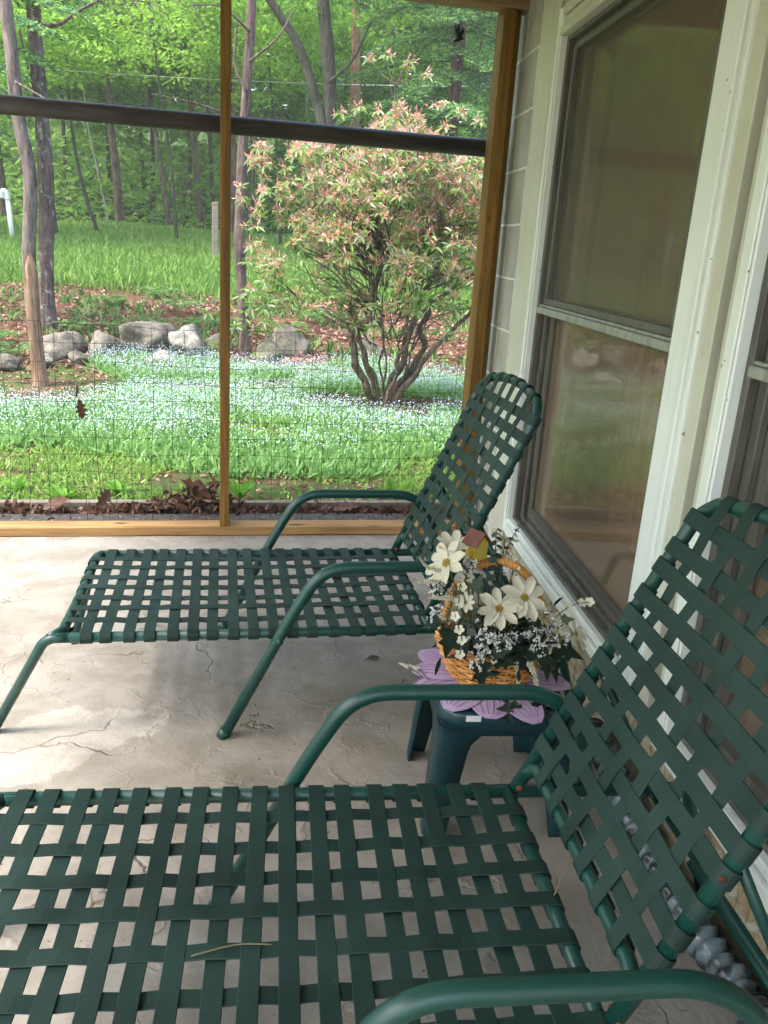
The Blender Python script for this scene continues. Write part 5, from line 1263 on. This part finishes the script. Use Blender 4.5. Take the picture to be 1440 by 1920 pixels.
s = rng.uniform(.0055, .0105, n); V, F = smallquads(P, rdir(n, .5), nn, s, s)
tag(npmesh('forget_me_nots', V, F, M['fmn_flower']), 'haze of tiny pale blue forget-me-not flowers over the green carpet', 'flowers', kind='stuff')
n = 20000; x = rng.uniform(-7, 5, n); y = rng.uniform(4.3, 9.8, n); k = nz(x, y, .9, 1.) < .28-(y-7.5)*.10; x, y = x[k], y[k]; n = len(x)
V, F = leafquads(np.stack([x, y, gz(x, y)+rng.uniform(.0, .035, n)], 1), rdir(n, .25), rdir(n)*.6+np.array([0, -.2, 1]), rng.uniform(.04, .085, n), rng.uniform(.02, .045, n), .4)
tag(npmesh('bank_leaf_litter', V, F, M['litter']), 'dry pinkish brown leaf litter covering the bank', 'leaf litter', kind='stuff')
n = 8000; x = rng.uniform(-3.8, 1.8, n); y = rng.uniform(.36, 5.0, n); k = ((nz(x, y, 1.5, 5.) < -.05) & (rng.random(n) < .8)) | ((abs(x+.75) < .5) & (y < 1.2)) | ((x < -2.0) & (y > 2.9)) | (((x-.25)/.75)**2+((y-3.25)/.42)**2 < 1); x, y = x[k], y[k]; n = len(x)
V, F = leafquads(np.stack([x, y, gz(x, y)+rng.uniform(.0, .012, n)], 1), rdir(n, .15), rdir(n)*.4+np.array([0, 0, 1]), rng.uniform(.02, .06, n), rng.uniform(.01, .03, n), .4)
tag(npmesh('lawn_leaf_litter', V, F, M['litter']), 'old leaves and chips lying on bare soil in the lawn', 'leaf litter', kind='stuff')

# white vent pipe, stub post, overhead cable
vp = empty('vent_pipe', (-4.66, 13, G(-4.66, 13)), 0, 'white plastic vent pipe with a hooked top at the left of the meadow', 'vent pipe')
z_ = 1.68-vp.location.z
m = MB(); m.tube([(.02, 0, -.1), (-.03, 0, z_-.09)], .042, 14); m.build('riser', M['white_pvc'], vp)
m = MB(); m.tube(spline([(-.03, 0, z_-.095), (-.035, 0, z_), (-.075, 0, z_+.05), (-.12, 0, z_+.02), (-.125, 0, z_-.07)], 6), .048, 14); m.build('elbow', M['white_pvc'], vp)
sp_ = empty('stub_post', (-1.14, 12, G(-1.14, 12)), 0, 'short weathered wooden post in the meadow behind the middle post', 'post')
m = MB(); m.box(-.055, .055, -.05, .05, -.1, 1.0, b=.01); m.build('shaft', M['wood_grey'], sp_, smooth=False)
m = MB(); m.tube([(-.06, 0, .8), (.06, 0, .8)], .006, 6); m.build('nail', M['rust'], sp_)
m = MB(); m.tube([(x, 14, 3.98+.004*(x+1)**2+.05*(x+1)) for x in np.linspace(-9, 7, 40)], .007, 5); tag(m.build('overhead_cable', M['white_pvc']), 'thin pale cable strung across the edge of the wood', 'cable')

# ------------------------------------------------------------------ air
m = MB(); m.box(-32, 32, -14, 46, -2, 22, b=0); t = NT('haze_air'); t.t.nodes.clear(); out_ = t.n('ShaderNodeOutputMaterial'); pv = t.n('ShaderNodeVolumePrincipled')
pv.inputs['Color'].default_value = (.95, .98, .90, 1); pv.inputs['Density'].default_value = .0032; pv.inputs['Anisotropy'].default_value = .2
t.l(pv.outputs[0], out_.inputs['Volume']); tag(m.build('haze', t.m, smooth=False), None, kind='stuff')

# ------------------------------------------------------------------ light
SUN_D = Vector((.17, .05, -.28)).normalized()
ld = bpy.data.lights.new('sun', 'SUN'); ld.energy = 1.4; ld.angle = R(15); ld.color = (1, .975, .94)
lo = bpy.data.objects.new('sun', ld); COL.objects.link(lo); lo.rotation_mode = 'QUATERNION'; lo.rotation_quaternion = SUN_D.to_track_quat('-Z', 'Y'); lo.location = (-4, -2, 8)
w = bpy.data.worlds.new('World'); scene.world = w; w.use_nodes = True; nt = w.node_tree; nt.nodes.clear()
sky = nt.nodes.new('ShaderNodeTexSky'); sky.sky_type = 'NISHITA'; sky.sun_disc = False; sky.sun_elevation = math.asin(-SUN_D.z); sky.sun_rotation = math.atan2(-SUN_D.x, -SUN_D.y)
sky.air_density = 1.2; sky.dust_density = 4.; sky.ozone_density = .6
bg = nt.nodes.new('ShaderNodeBackground'); bg.inputs['Strength'].default_value = .15
ow = nt.nodes.new('ShaderNodeOutputWorld'); nt.links.new(sky.outputs[0], bg.inputs['Color']); nt.links.new(bg.outputs[0], ow.inputs['Surface'])
scene.view_settings.view_transform = 'Standard'; scene.view_settings.look = 'None'; scene.view_settings.gamma = 1; scene.view_settings.exposure = 2.3
scene.cycles.max_bounces = 8; scene.cycles.diffuse_bounces = 4; scene.cycles.transmission_bounces = 4; scene.cycles.glossy_bounces = 3; scene.cycles.transparent_max_bounces = 12; scene.cycles.use_denoising = True
